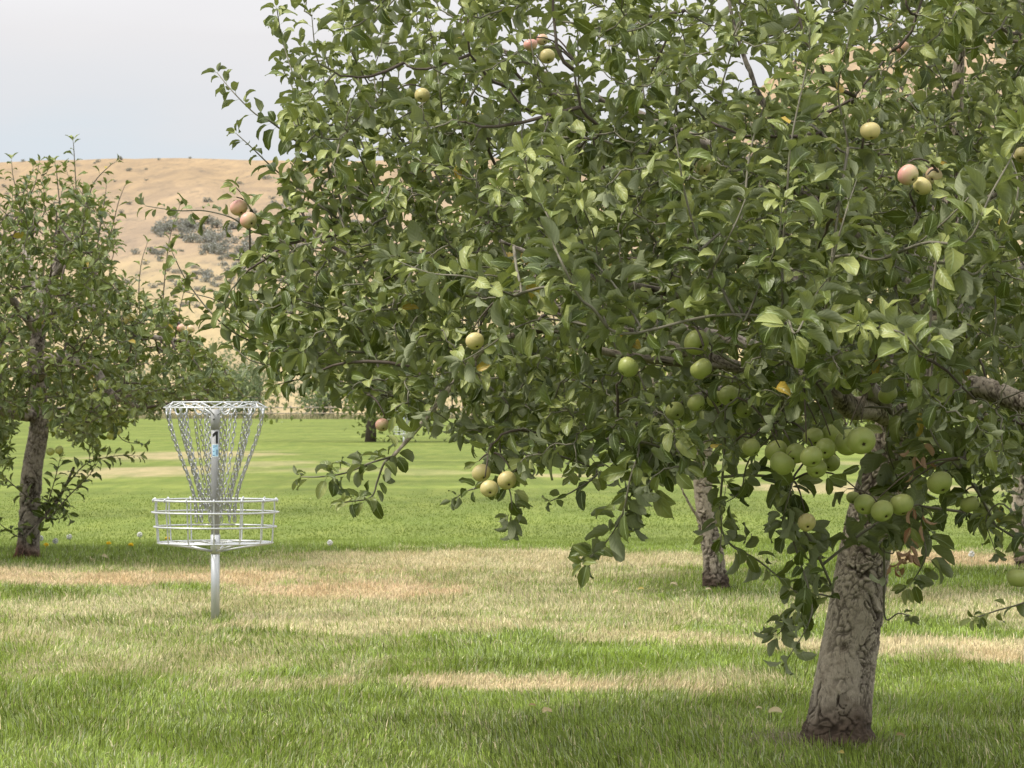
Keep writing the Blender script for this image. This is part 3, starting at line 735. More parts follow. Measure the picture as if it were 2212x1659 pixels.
# shoots that make the outline, measured on the photograph: points (xd, yd), distance, leaf length, leaf spacing
SHOOTS = [
    ([(956, 330), (956, 261), (950, 192), (939, 113), (926, 52), (913, 5)], 11.3, 0.072, 0.028),
    ([(1060, 300), (1000, 235), (913, 165), (869, 131)], 11.6, 0.070, 0.030),
    ([(850, 470), (791, 366), (756, 287), (721, 200)], 11.5, 0.074, 0.028),
    ([(760, 520), (717, 409), (704, 331), (678, 226), (643, 148)], 11.4, 0.072, 0.030),
    ([(1230, 240), (1174, 139), (1122, 78), (1096, 5)], 11.2, 0.072, 0.030),
    ([(980, 330), (982, 261), (1000, 200), (1017, 87), (1026, 0)], 11.4, 0.070, 0.028),
    ([(1180, 300), (1170, 200), (1150, 110), (1140, 20)], 11.0, 0.072, 0.030),
    ([(1400, 330), (1390, 200), (1375, 100), (1350, 20)], 10.9, 0.076, 0.030),
    ([(1530, 280), (1560, 180), (1590, 80), (1600, 10)], 10.8, 0.076, 0.030),
    ([(1470, 300), (1460, 200), (1480, 110), (1465, 30)], 11.0, 0.074, 0.030),
    ([(1830, 330), (1810, 200), (1830, 100), (1845, 40)], 10.4, 0.08, 0.030),
    ([(1900, 300), (1900, 200), (1930, 120)], 10.5, 0.08, 0.030),
    ([(900, 640), (820, 560), (770, 470), (745, 400)], 11.2, 0.074, 0.030),
    ([(760, 660), (660, 640), (580, 610), (520, 560)], 11.4, 0.074, 0.032),
    ([(1000, 560), (920, 480), (870, 400), (850, 330)], 11.0, 0.074, 0.028),
    ([(1080, 520), (1040, 420), (1020, 340), (1010, 270)], 10.8, 0.074, 0.028),
    ([(760, 420), (690, 340), (640, 305), (583, 262), (550, 245), (500, 195), (470, 158)], 11.6, 0.078, 0.034),
    ([(760, 560), (735, 430), (690, 320), (662, 250), (632, 158), (609, 83), (598, 18)], 11.5, 0.078, 0.026),
    ([(720, 480), (680, 360), (655, 250), (632, 190), (605, 140)], 11.7, 0.07, 0.030),
    ([(960, 420), (900, 340), (862, 295), (795, 180), (758, 110), (742, 60), (741, -20)], 11.5, 0.07, 0.028),
    ([(840, 480), (790, 330), (745, 235), (715, 160), (702, 115)], 11.8, 0.075, 0.028),
    ([(800, 520), (700, 450), (646, 408), (589, 362), (545, 320), (512, 290)], 11.7, 0.075, 0.034),
    ([(700, 600), (610, 520), (545, 500), (500, 470), (440, 455), (385, 455), (316, 445)], 11.6, 0.072, 0.040),
    ([(720, 640), (660, 560), (600, 520), (556, 482), (530, 430), (510, 405)], 11.5, 0.075, 0.034),
    ([(800, 760), (640, 745), (545, 738), (470, 690), (405, 610), (372, 545)], 11.5, 0.09, 0.034),
    ([(880, 740), (740, 738), (620, 742), (555, 722), (480, 655), (400, 630)], 11.6, 0.082, 0.036),
    ([(830, 860), (760, 800), (690, 770), (620, 790), (545, 780), (500, 745)], 11.3, 0.08, 0.036),
    ([(900, 860), (800, 850), (720, 830), (650, 820), (600, 830)], 11.2, 0.08, 0.030),
    ([(850, 985), (800, 1000), (745, 1022), (690, 1030), (650, 1030)], 10.6, 0.062, 0.034),
    ([(850, 985), (830, 1000), (815, 1040), (800, 1075), (745, 1085)], 10.6, 0.062, 0.030),
    ([(1100, 880), (1080, 940), (1085, 1000), (1105, 1080), (1100, 1140)], 10.5, 0.07, 0.030),
    ([(1180, 930), (1130, 1000), (1080, 1040), (1010, 1060), (980, 1080)], 10.5, 0.055, 0.034),
    ([(1290, 1020), (1240, 1060), (1190, 1082)], 10.5, 0.06, 0.040),
    ([(1380, 960), (1360, 1040), (1345, 1110), (1310, 1170), (1262, 1215)], 10.2, 0.085, 0.026),
    ([(1450, 980), (1430, 1030), (1390, 1080), (1370, 1120)], 10.3, 0.085, 0.026),
    ([(1700, 900), (1620, 990), (1600, 1060), (1560, 1090)], 10.5, 0.075, 0.028),
    ([(1560, 1150), (1640, 1212), (1700, 1262), (1745, 1300)], 10.7, 0.078, 0.026),
    ([(1690, 1040), (1720, 1110), (1712, 1160), (1752, 1290), (1745, 1350), (1700, 1425)], 10.7, 0.088, 0.030),
    ([(1712, 1040), (1700, 1085), (1690, 1125)], 10.6, 0.088, 0.020),
    ([(1800, 1282), (1770, 1284), (1740, 1292), (1720, 1330), (1680, 1370)], 10.9, 0.088, 0.020),
    ([(1985, 1090), (1990, 1140), (2000, 1200), (1975, 1250), (1960, 1265)], 11.0, 0.085, 0.022),
    ([(1900, 1180), (1930, 1195), (1925, 1160)], 11.3, 0.085, 0.020),
    ([(2230, 1180), (2170, 1090), (2130, 1120), (2150, 1190)], 10.6, 0.07, 0.026),
    ([(2230, 1290), (2150, 1320), (2105, 1335)], 10.4, 0.06, 0.036),
    ([(1912, 1335), (1940, 1325), (1965, 1330)], 11.5, 0.05, 0.05),
    ([(2080, 1020), (2040, 980), (2010, 930), (2000, 890)], 10.6, 0.095, 0.024),
    ([(2120, 900), (2080, 960), (2050, 1010), (2010, 1040)], 10.7, 0.088, 0.022),
    ([(1790, 820), (1780, 900), (1720, 960), (1650, 960)], 10.7, 0.08, 0.022),
    ([(1780, 700), (1800, 560), (1830, 450), (1850, 390)], 10.2, 0.085, 0.028),
    ([(1900, 560), (1990, 520), (2080, 440), (2120, 390)], 10.2, 0.085, 0.028),
    ([(2090, 520), (2140, 420), (2190, 330), (2205, 280)], 10.1, 0.09, 0.028),
    ([(1330, 720), (1300, 600), (1280, 500), (1250, 430)], 10.2, 0.085, 0.028),
    ([(1120, 640), (1020, 600), (930, 590), (850, 560)], 10.3, 0.08, 0.028),
    ([(1720, 720), (1760, 640), (1790, 600)], 10.0, 0.085, 0.026),
    ([(2000, 760), (1950, 720), (1890, 705), (1860, 700)], 10.0, 0.085, 0.026),
    ([(1930, 890), (1915, 960), (1940, 1040), (1930, 1070)], 11.2, 0.088, 0.020),
    ([(1990, 880), (2010, 950), (2030, 1000)], 11.1, 0.09, 0.020),
    ([(1960, 900), (1955, 980), (1985, 1050)], 11.2, 0.088, 0.022),
    ([(1240, 620), (1190, 480), (1155, 420), (1130, 330)], 10.2, 0.085, 0.028),
    ([(1520, 560), (1480, 420), (1465, 330), (1450, 240)], 10.3, 0.088, 0.028),
    ([(1690, 560), (1700, 420), (1710, 300), (1745, 130), (1750, 60)], 10.2, 0.088, 0.030),
    ([(1600, 480), (1620, 330), (1650, 230), (1690, 130)], 10.4, 0.088, 0.030),
    ([(1610, 690), (1640, 620), (1680, 520), (1690, 440)], 10.1, 0.08, 0.030),
    ([(1510, 640), (1560, 540), (1590, 480), (1610, 430)], 10.2, 0.08, 0.030),
    ([(1250, 640), (1210, 560), (1180, 500), (1140, 440), (1080, 410)], 10.1, 0.08, 0.030),
    ([(1380, 700), (1330, 620), (1260, 530), (1230, 400), (1200, 300)], 10.2, 0.09, 0.028),
    ([(1252, 330), (1250, 200), (1248, 80), (1246, -20)], 10.6, 0.075, 0.030),
    ([(2110, 590), (2170, 500), (2200, 400), (2165, 300), (2150, 250)], 10.3, 0.088, 0.028),
    ([(1380, 722), (1200, 690), (1120, 705), (1060, 745), (1000, 780)], 10.4, 0.078, 0.034),
    ([(1700, 780), (1640, 800), (1560, 770), (1500, 700), (1440, 650), (1400, 640)], 10.2, 0.08, 0.028),
]
for pts, D, L, sp in SHOOTS:
    n = len(pts)
    front = pts[0][0] > 1080 and D <= 10.4 and max(q[1] for q in pts) < 790
    if front: D -= 0.6
    w = [P(x, y, D + 0.10 * math.sin(1.7 * i + x)) for i, (x, y) in enumerate(pts)]
    b0, d0 = mt_nodes.near(np.array(w[0]))
    if 0.02 < d0 < 1.6: w = [Vector(b0), (Vector(b0) + w[0]) / 2 + Vector((0, 0, 0.06 * d0))] + w; n += 2
    path = smooth_path(w, 4 * n)
    mt_tubes.add(path, np.linspace(0.0048, 0.0016, len(path)), 6, c=0.35)
    leafy(mt_leaves, path, r, L=L * (0.95 if front or max(q[1] for q in pts) > 900 else 0.86), space=sp * 0.70, f0=0.04, tipn=7 if front else 5, curv=1.3, young=0.35 if front else 0.05)
    mt_nodes.add(path[: len(path) // 2: 2])
CROWN = [(620, -330), (600, -60), (640, 90), (640, 200), (640, 330), (610, 420), (590, 500), (520, 580), (480, 650), (500, 700), (590, 770), (660, 820), (780, 860), (870, 900), (930, 950),
         (1020, 985), (1120, 1000), (1250, 1010), (1400, 1045), (1540, 990), (1690, 935), (1780, 905), (1850, 850), (1960, 830), (2030, 900), (2080, 985), (2140, 1040), (2300, 1150), (2600, 1000), (2700, -330)]
def sample_crown(n, r, poly, D0, half, xc, rx, x0, x1, y0, y1, shell=0.5, dens=None):
    out = []
    while len(out) < n:
        x, y = r.uniform(x0, x1), r.uniform(y0, y1)
        if dens is not None and r.random() > dens(x, y): continue
        t = (x - xc) / rx
        h = half * math.sqrt(max(0.06, 1 - t * t))
        s = r.uniform(-1, 1)
        if r.random() < shell: s = math.copysign(abs(s) ** 0.4, s)
        D = D0 + s * h
        # measured at the middle plane: keep the same metric position as the outline widens with distance
        if not in_poly(np.array([x]), np.array([y]), poly)[0]: continue
        out.append(np.array(P(x, y, D)))
    return np.array(out)
def mt_dens(x, y):
    d = 1.0
    if y < 520 and x < 900: d = 0.10 + 0.34 * max(0, (x - 600) / 300)
    if y < 230 and 880 < x < 1980: d = min(d, 0.34)
    if x < 620: d *= 0.7
    return d
cen = np.array(P(1960, 560, TD))
sec = sample_crown(170, r, CROWN, TD, 1.75, 1950, 1500, 480, 2500, -200, 1000, 0.4, mt_dens)
sec = sec[np.argsort(np.linalg.norm(sec - cen, axis=1))]
def up_main(q):
    return np.clip((q[2] - 1.55) * 0.9, -0.7, 0.9)
grow(mt_tubes, mt_leaves, mt_nodes, sec, r, 0.0078, 0.003, up_main, dict(L=0.072, space=0.042, f0=0.3, tipn=3, curv=1.3), cen, True, 1.5, 6, 0.0)
tips = sample_crown(2700, r, CROWN, TD, 1.9, 1950, 1520, 440, 2480, -300, 1060, 0.62, mt_dens)
tips = tips[np.argsort(np.linalg.norm(tips - cen, axis=1))]
grow(mt_tubes, mt_leaves, mt_nodes, tips, r, 0.0048, 0.0014, up_main, dict(L=0.069, space=0.0215, f0=0.10, tipn=5, young=0.14, curv=1.35), cen, True, 0.85, 5, 0.4)

# apples: xd, yd, diameter (view px), distance, skin, label
APPLES = [
    (516, 449, 39, 11.5, 'blush', "pink blushed apple, upper one of the pair at the far left branch tip"),
    (537, 476, 37, 11.45, 'blush', "pink blushed apple, lower one of the pair at the far left branch tip"),
    (638, 430, 30, 11.9, 'green', "small green apple half hidden right of the far left pair"),
    (912, 206, 33, 11.4, 'yellow', "yellow green apple near the sky, front one of a pair high on the left"),
    (888, 203, 29, 11.6, 'green', "green apple tucked behind another high on the left near the sky"),
    (1146, 97, 30, 11.2, 'blush', "pink apple, left one of three near the top edge"),
    (1172, 86, 26, 11.3, 'blush', "pink apple, uppermost of three near the top edge"),
    (1182, 122, 34, 11.2, 'yellow', "yellow apple, lowest of three near the top edge"),
    (1951, 104, 30, 10.3, 'blush', "lone pink apple near the upper right corner"),
    (1880, 283, 44, 9.8, 'yellow', "lone yellow apple below the pink one at upper right"),
    (1962, 378, 47, 9.7, 'blush', "large blushed apple, left one of three on the right side"),
    (2017, 380, 38, 9.85, 'blush', "pink apple behind a leaf, right one of three on the right side"),
    (1992, 402, 43, 9.75, 'yellow', "yellowish apple, lowest of three on the right side"),
    (2208, 335, 36, 10.6, 'yellow', "pale yellow apple cut by the right edge among light leaves"),
    (1518, 362, 36, 10.9, 'yellow', "yellowish apple mostly hidden in leaves at the upper middle"),
    (1026, 737, 40, 9.9, 'yellow', "lone pale yellow apple on a bare twig at the middle of the crown"),
    (1357, 793, 47, 10.1, 'green', "green apple left of the hanging middle pair, leaf across its side"),
    (1505, 740, 56, 10.1, 'green', "big green apple hanging just above another under the thick limb"),
    (1515, 797, 51, 10.05, 'green', "green apple hanging just below the big one under the thick limb"),
    (1504, 870, 40, 10.15, 'green', "round green apple below the hanging middle pair"),
    (1545, 862, 37, 10.4, 'green', "green apple partly covered, between two others below the thick limb"),
    (1575, 855, 46, 10.35, 'green', "green apple with a twig crossing it below the thick limb"),
    (1458, 888, 42, 10.3, 'green', "green apple behind dark leaves, lower left under the thick limb"),
    (1608, 885, 38, 10.5, 'green', "shaded green apple, rightmost under the thick limb"),
    (1623, 967, 41, 10.3, 'green', "green apple at the left end of the big cluster beside the trunk"),
    (1677, 974, 50, 10.35, 'green', "green apple at the back left of the big cluster beside the trunk"),
    (1689, 1001, 54, 10.2, 'green', "large green apple lowest on the left of the big cluster"),
    (1720, 980, 46, 10.3, 'green', "green apple wedged in the middle of the big cluster"),
    (1753, 987, 49, 10.1, 'green', "green apple facing front in the middle of the big cluster"),
    (1783, 969, 45, 10.2, 'green', "green apple on the right flank of the big cluster"),
    (1764, 1012, 44, 10.25, 'green', "green apple hanging lowest in the big cluster"),
    (1757, 944, 44, 10.35, 'green', "green apple at the top of the big cluster"),
    (1797, 938, 46, 10.4, 'green', "green apple upper right in the big cluster beside the large pair"),
    (1861, 952, 62, 10.1, 'green', "biggest green apple, in front of the trunk below the fork"),
    (1832, 956, 58, 10.25, 'green', "large green apple half behind the biggest one below the fork"),
    (1743, 1129, 40, 10.5, 'yellow', "single yellow green apple hanging low left of the trunk"),
    (1868, 1090, 47, 10.4, 'green', "green apple, left of three in front of the trunk"),
    (1906, 1104, 49, 10.35, 'green', "green apple, middle of three in front of the trunk"),
    (1948, 1090, 52, 10.4, 'green', "green apple, right of three in front of the trunk by brown leaves"),
    (1843, 1075, 30, 11.0, 'green', "small green apple peeking from behind the left side of the trunk"),
    (2030, 1043, 55, 10.4, 'green', "large green apple right of the trunk beside brown withered leaves"),
    (2095, 1089, 43, 10.6, 'green', "shaded green apple, left of two low at the right"),
    (2122, 1106, 42, 10.7, 'green', "shaded green apple behind leaves, right of two low at the right"),
    (2198, 1248, 48, 10.4, 'green', "green apple low at the right edge above the grass"),
    (1095, 1038, 42, 10.3, 'yellow', "yellow green apple, right of three in the low hanging cluster"),
    (1057, 1056, 39, 10.25, 'yellow', "yellow green apple, lowest of three in the low hanging cluster"),
    (1040, 1022, 41, 10.35, 'yellow', "yellow green apple behind leaves, left of three in the low hanging cluster"),
    (1918, 852, 44, 10.7, 'green', "green apple above the fork of the thick pale limb"),
    (826, 918, 30, 10.9, 'blush', "tan blushed apple hidden low on the left in front of the far basket"),
    (1795, 1000, 40, 10.8, 'green', "shaded green apple at the lower right back of the big cluster"),
]
def apple_mesh(name, seed):
    n, mm = 28, 20
    ph = np.linspace(0.0, math.pi, mm); th = np.arange(n) / n * 2 * math.pi
    PH, TH = np.meshgrid(ph, th, indexing='ij')
    rr = np.sin(PH) * (1 + 0.07 * np.cos(PH)) * (1 + 0.022 * np.cos(TH * 2 + seed)) * (1 + 0.03 * np.cos(TH * 5 + seed) * (PH / math.pi) ** 4)
    z = 0.90 * np.cos(PH) - 0.34 * np.exp(-(PH / 0.36) ** 2) + 0.24 * np.exp(-((math.pi - PH) / 0.30) ** 2)
    V = np.stack([rr * np.cos(TH), rr * np.sin(TH), z], -1)
    idx = np.arange(mm * n).reshape(mm, n); nx = np.roll(idx, -1, 1)
    return mesh_np(name, V, np.stack([idx[:-1], idx[1:], nx[1:], nx[:-1]], -1).reshape(-1, 4))
ap_me = {k: [] for k in ('green', 'yellow', 'blush')}
for k in ap_me:
    for s in range(3):
        me = apple_mesh('apple', s * 1.3); me.materials.append(M['apple_' + k]); ap_me[k].append(me)
st = Tubes(); st.add([(0, 0, 0.52), (0.02, 0.01, 0.75), (0.06, 0.0, 1.0), (0.12, -0.02, 1.22)], [0.035, 0.03, 0.035, 0.05], 6)
stem_me = st.mesh('stem'); stem_me.materials.append(M['applestem'])
cx = Tubes()
for k in range(5):
    a = k * 1.2566
    cx.add([(0.02 * math.cos(a), 0.02 * math.sin(a), -0.66), (0.10 * math.cos(a), 0.10 * math.sin(a), -0.70), (0.13 * math.cos(a + .3), 0.13 * math.sin(a + .3), -0.80)], [0.05, 0.045, 0.01], 5)
calyx_me = cx.mesh('calyx'); calyx_me.materials.append(M['calyx'])
def put_apple(x, y, dia, D, kind, label, group, i, parts=True):
    rad = dia / px_m(D) / 2 * 1.0
    rr = np.random.default_rng(100 + i)
    o = link('apple', ap_me[kind][i % 3], None)
    tag(o, label, 'apple', group)
    down = Vector((rr.uniform(-0.55, 0.55), rr.uniform(-0.9, 0.0), -0.75 + rr.uniform(0, 0.35)))
    if 'biggest' in label: down = Vector((0.12, -0.9, -0.32))
    o.rotation_mode = 'QUATERNION'
    o.rotation_quaternion = (-down).to_track_quat('Z', 'Y')
    o.location = P(x, y, D); o.scale = (rad, rad, rad * rr.uniform(0.95, 1.04))
    if parts:
        for nm, me in (('stem', stem_me), ('calyx', calyx_me)):
            c = link(nm, me, None, o)
    return o
for i, (x, y, dia, D, kind, label) in enumerate(APPLES):
    put_apple(x, y, dia, D, kind, label, 'apples on the big apple tree', i)
    # the spur it hangs from, with a few leaves round it
    p = np.array(P(x, y, D)); rad = dia / px_m(D) / 2
    top = p + np.array([r.uniform(-0.02, 0.02), 0.03, rad * 1.25])
    b, d = mt_nodes.near(top)
    if d < 0.9:
        t_ = np.linspace(0, 1, 6)[:, None]; ctrl = (b + top) / 2 + np.array([0, 0, 0.3 * d])
        path = (1 - t_) ** 2 * b + 2 * t_ * (1 - t_) * ctrl + t_ ** 2 * top
        mt_tubes.add(path, np.linspace(0.004, 0.002, 6), 5)
        leafy(mt_leaves, path, r, L=0.075, space=0.05, f0=0.5, tipn=3)

A = mt_leaves.arr()
# nothing stands in front of the fruit except now and then a leaf
mid = A[:, 0:3] + A[:, 3:6] / np.linalg.norm(A[:, 3:6], axis=1, keepdims=True) * (A[:, 9] * 0.75)[:, None]
lx, ly = project(mid)
tx, ty = project(mid + (mid - A[:, 0:3]) * 0.5)
keep = np.ones(len(A), bool)
for x, y, dia, D, kind, label in APPLES:
    hid = any(w in label for w in ('hidden', 'behind', 'covered', 'shaded', 'tucked'))
    near = (np.minimum((lx - x) ** 2 + (ly - y) ** 2, (tx - x) ** 2 + (ty - y) ** 2) < (dia * (0.46 if hid else 0.92)) ** 2) & (mid[:, 1] < D + 0.03)
    keep &= ~(near & (r.random(len(A)) < (0.9 if hid else 0.97)))
for x, y, rad, D in [(1840, 878, 34, 11.5), (1880, 882, 34, 11.5), (1920, 885, 30, 11.6), (2120, 838, 32, 11.5), (2150, 848, 34, 11.5), (2180, 860, 34, 11.5), (2212, 872, 36, 11.5), (1560, 782, 24, 11.0), (1530, 775, 22, 11.0), (1590, 792, 22, 11.0), (1945, 1220, 40, 11.7), (1850, 1220, 50, 11.7), (1840, 1350, 70, 11.6), (1900, 1330, 60, 11.6)]:
    near = (np.minimum((lx - x) ** 2 + (ly - y) ** 2, (tx - x) ** 2 + (ty - y) ** 2) < rad ** 2) & (mid[:, 1] < D)
    keep &= ~(near & (r.random(len(A)) < 0.96))
A = A[keep]
print("main tree leaves", len(A))
crown = world_child("crown", leaf_mesh("crown", A, HI, 3), M['leaf'], apple_tree)
twigs = world_child("twigs", mt_tubes.mesh("twigs"), M['twig'], apple_tree)
for x, y, D, n, lab in [(1990, 1000, 10.4, 7, "rust brown withered leaves hanging beside the trunk top"), (1968, 1112, 10.4, 6, "brown withered leaf bunch beside the three apples"),
                        (1958, 1210, 10.5, 15, "pale brown withered leaf bunch, lowest by the trunk")]:
    wl = Leaves(); p0 = np.array(P(x, y, D))
    for k in range(n):
        o = p0 + np.array([r.normal(0, 0.018), r.normal(0, 0.015), r.normal(0.02, 0.024)])
        wl.add(o, unit([r.normal(0, 0.5), r.normal(-0.1, 0.5), -0.9]), unit(r.normal(0, 1, 3)), r.uniform(0.035, 0.056), r.uniform(0.1, 0.9), r.uniform(-1.8, 2.4), r.uniform(0.3, 1.0), r.uniform(0.35, 0.65))
    world_child("withered_leaves", leaf_mesh("withered_leaves", wl.arr(), HI, int(x)), M['withered'], apple_tree, lab)

# ================================================================== the other apple trees
def orchard_tree(label, D, trunk_px, limbs, poly, half, nsec, ntip, xc, rx, box, seed, leafL=0.085, dens=None, upk=1.0, shoots=(), bark='bark_dark', lim=1.3):
    r = np.random.default_rng(seed)
    root = empty("apple_tree", P(trunk_px[0][0], 409 / S + EYE * F / S / D, D), label, "apple tree", "apple trees")
    root.location.z = float(ground_z(root.location.x, root.location.y))
    pts = [P(x, y, D) for x, y, w in trunk_px]; rad = [w2m(w, D) / 2 for x, y, w in trunk_px]
    me, c = trunk_mesh("trunk", pts, rad, 72, 300, seed, 0.012, 1.2, 0.18)
    tr = world_child("trunk", me, M[bark], root)
    nodes = Nodes(); nodes.add(c[140:])
    for k, lp in enumerate(limbs):
        lpts = [P(x, y, d) for x, y, d, w in lp]; lrad = [w2m(w, d) / 2 for x, y, d, w in lp]
        lme, lc = trunk_mesh("limb", lpts, lrad, 14, 60, seed + 3 + k, 0.005, 0.6, 0.0001)
        o = link("limb", lme, M[bark], tr)
        o.matrix_parent_inverse = tr.matrix_parent_inverse.inverted() @ Matrix.Translation(-Vector(root.location))
        nodes.add(lc[5::2])
    tub, lv = Tubes(), Leaves()
    for pts, dd, L, sp in shoots:
        w = [P(x, y, dd) for x, y in pts]; b0, d0 = nodes.near(np.array(w[0]))
        if 0.02 < d0 < 1.6: w = [Vector(b0)] + w
        path = smooth_path(w, 4 * len(w))
        tub.add(path, np.linspace(0.008, 0.002, len(path)), 5, c=0.1)
        leafy(lv, path, r, L=L, space=sp, f0=0.05, tipn=5)
        nodes.add(path[: len(path) // 2: 2])
    cen = np.array(P(xc, (box[2] + box[3]) / 2, D))
    upf = lambda q: np.clip((q[2] - 1.35) * 0.9, -0.6, 1.0) * upk
    sec = sample_crown(nsec, r, poly, D, half * 0.9, xc, rx, *box, 0.4, dens)
    sec = sec[np.argsort(np.linalg.norm(sec - cen, axis=1))]
    grow(tub, lv, nodes, sec, r, 0.012, 0.004, upf, dict(L=leafL, space=0.06, f0=0.3, tipn=3), cen, True, lim, 5)
    tips = sample_crown(ntip, r, poly, D, half, xc, rx, *box, 0.6, dens)
    tips = tips[np.argsort(np.linalg.norm(tips - cen, axis=1))]
    grow(tub, lv, nodes, tips, r, 0.006, 0.002, upf, dict(L=leafL * 1.1, space=0.034, f0=0.1, tipn=4), cen, True, 1.0, 4, 0.1)
    A = lv.arr(); print(label, len(A))
    world_child("crown", leaf_mesh("crown", A, LO, seed), M['leaf_far'], root)
    world_child("twigs", tub.mesh("twigs"), M['twig'], root)
    return root

LD = 26.5
left_poly = [(-420, 420), (-150, 330), (-40, 360), (60, 360), (130, 350), (200, 400), (250, 470), (240, 560), (300, 640), (360, 640), (400, 690), (440, 740), (500, 800), (540, 840), (480, 870), (400, 880), (300, 900),
             (240, 930), (190, 960), (120, 930), (90, 880), (30, 900), (20, 1010), (-30, 1070), (-200, 1080), (-420, 950)]
orchard_tree("old apple tree left of the basket with dark furrowed trunk", LD,
    [(55, 1225, 60), (58, 1200, 52), (64, 1140, 47), (66, 1060, 46), (72, 1000, 45), (84, 930, 42), (84, 860, 36), (76, 790, 36), (85, 710, 30), (100, 640, 22), (130, 540, 13)],
    [[(80, 820, 26.5, 30), (112, 776, 26.2, 26), (160, 780, 25.9, 24), (205, 800, 25.7, 22), (240, 850, 25.5, 18), (300, 880, 25.4, 10)],
     [(80, 900, 26.5, 26), (10, 890, 26.2, 22), (-80, 850, 26, 16), (-200, 800, 26, 10)],
     [(88, 700, 26.5, 24), (180, 660, 26.8, 18), (300, 720, 27.0, 13), (420, 740, 27.0, 8)],
     [(84, 720, 26.5, 22), (0, 620, 26.2, 16), (-120, 540, 26.0, 10)],
     [(110, 610, 26.5, 18), (170, 520, 26.0, 12), (190, 430, 25.9, 7)],
     [(90, 660, 26.5, 20), (60, 560, 27.2, 14), (20, 460, 27.5, 8)],
     [(82, 1130, 26.5, 10), (125, 1080, 26.4, 8), (160, 1010, 26.2, 5)]],
    left_poly, 1.9, 230, 1900, 60, 560, (-400, 500, 330, 1080), 60, 0.082, lambda x, y: (0.25 if y < 430 else 0.6 if y < 500 else 1.0) * 1.0, 1.3,
    shoots=[([(170, 520), (165, 420), (160, 330), (158, 305)], 26.2, 0.08, 0.04), ([(140, 520), (128, 430), (122, 370), (118, 350)], 26.4, 0.08, 0.035),
            ([(60, 520), (40, 430), (28, 380), (25, 345)], 26.2, 0.08, 0.04), ([(180, 470), (200, 400), (235, 360), (250, 350)], 26.4, 0.08, 0.045),
            ([(215, 560), (240, 500), (255, 440), (270, 400)], 26.3, 0.08, 0.035), ([(200, 600), (215, 500), (225, 440), (230, 400)], 26.5, 0.08, 0.035),
            ([(345, 760), (352, 650), (360, 560), (370, 500), (388, 445)], 27.5, 0.08, 0.045), ([(310, 740), (300, 640), (305, 570), (318, 525)], 27.2, 0.08, 0.04),
            ([(370, 760), (390, 660), (405, 600)], 27.2, 0.08, 0.04), ([(100, 1110), (150, 1040), (190, 1000), (250, 985), (300, 985)], 26.2, 0.085, 0.026),
            ([(125, 1080), (140, 1100), (150, 1120)], 26.2, 0.085, 0.02), ([(240, 850), (245, 910), (265, 950), (310, 960)], 25.6, 0.08, 0.035),
            ([(100, 1100), (120, 1030), (130, 990)], 26.2, 0.09, 0.02), ([(105, 1120), (150, 1070), (190, 1030), (210, 1000)], 26.1, 0.09, 0.024), ([(160, 900), (180, 950), (210, 970)], 26.0, 0.09, 0.022), ([(70, 1080), (20, 1040), (-10, 1010)], 26.2, 0.08, 0.03), ([(50, 1160), (10, 1140), (-20, 1110)], 26.3, 0.08, 0.045),
            ([(60, 430), (75, 400), (85, 350)], 26.3, 0.08, 0.035), ([(430, 760), (470, 780), (520, 850), (560, 860)], 27.0, 0.075, 0.05)])
for i, (x, y, dia, kind, lab) in enumerate([
    (268, 693, 19, 'yellow', "orange yellow apple high in the left tree's right half"), (284, 685, 18, 'yellow', "yellow apple just right of the orange one in the left tree"),
    (391, 709, 18, 'blush', "blushed apple, left of three at the right end of the left tree"), (412, 711, 18, 'blush', "blushed apple, right of three at the right end of the left tree"),
    (402, 718, 16, 'yellow', "yellow apple, lowest of three at the right end of the left tree"), (40, 752, 16, 'green', "pale green apple, left of two by the left edge"),
    (58, 753, 17, 'green', "pale green apple, right of two by the left edge"), (245, 892, 19, 'green', "green apple topmost of the cluster hanging left of the basket"),
    (250, 908, 17, 'green', "green apple second from the top of the cluster left of the basket"), (237, 925, 18, 'green', "green apple at the left of the cluster left of the basket"),
    (253, 931, 19, 'green', "green apple at the right of the cluster left of the basket"), (238, 942, 17, 'green', "green apple lowest in the cluster left of the basket"),
    (266, 890, 15, 'green', "small green apple right of the topmost in the left cluster"), (109, 976, 18, 'green', "green apple, left of two low beside the left trunk"),
    (128, 972, 19, 'green', "green apple, right of two low beside the left trunk")]):
    put_apple(x, y, dia, 25.2, kind, lab, "apples on the left apple tree", 200 + i, parts=False)

back_poly = [(1050, 420), (1250, 330), (1500, 300), (1800, 280), (2050, 330), (2050, 700), (1950, 900), (1700, 960), (1450, 960), (1250, 900), (1050, 760), (950, 450)]
orchard_tree("apple tree behind the big one with slim grey trunk, middle right", 22.1,
    [(1548, 1290, 64), (1546, 1265, 54), (1540, 1200, 48), (1528, 1130, 44), (1520, 1060, 42), (1517, 1000, 40), (1525, 920, 36), (1540, 800, 30), (1550, 600, 22), (1560, 350, 12)],
    [[(1525, 920, 22.1, 26), (1400, 820, 22, 18), (1250, 760, 22, 10)], [(1530, 880, 22.1, 26), (1680, 780, 22, 18), (1850, 700, 22, 10)],
     [(1545, 700, 22.1, 20), (1440, 560, 21.5, 14), (1380, 430, 21.5, 8)], [(1550, 640, 22.1, 20), (1690, 520, 22.6, 14), (1760, 400, 22.6, 8)],
     [(1522, 1140, 22.1, 8), (1490, 1090, 22, 6), (1470, 1050, 22, 4)]],
    back_poly, 1.8, 160, 900, 1540, 640, (950, 2100, -150, 960), 70, 0.085, None, 1.0, bark='bark',
    shoots=[([(1552, 1190), (1560, 1110), (1568, 1050)], 22.0, 0.085, 0.09)])
right_poly = [(1850, 0), (2000, -150), (2400, -200), (2700, 0), (2800, 500), (2600, 950), (2300, 1030), (2100, 1010), (1950, 850), (1850, 500)]
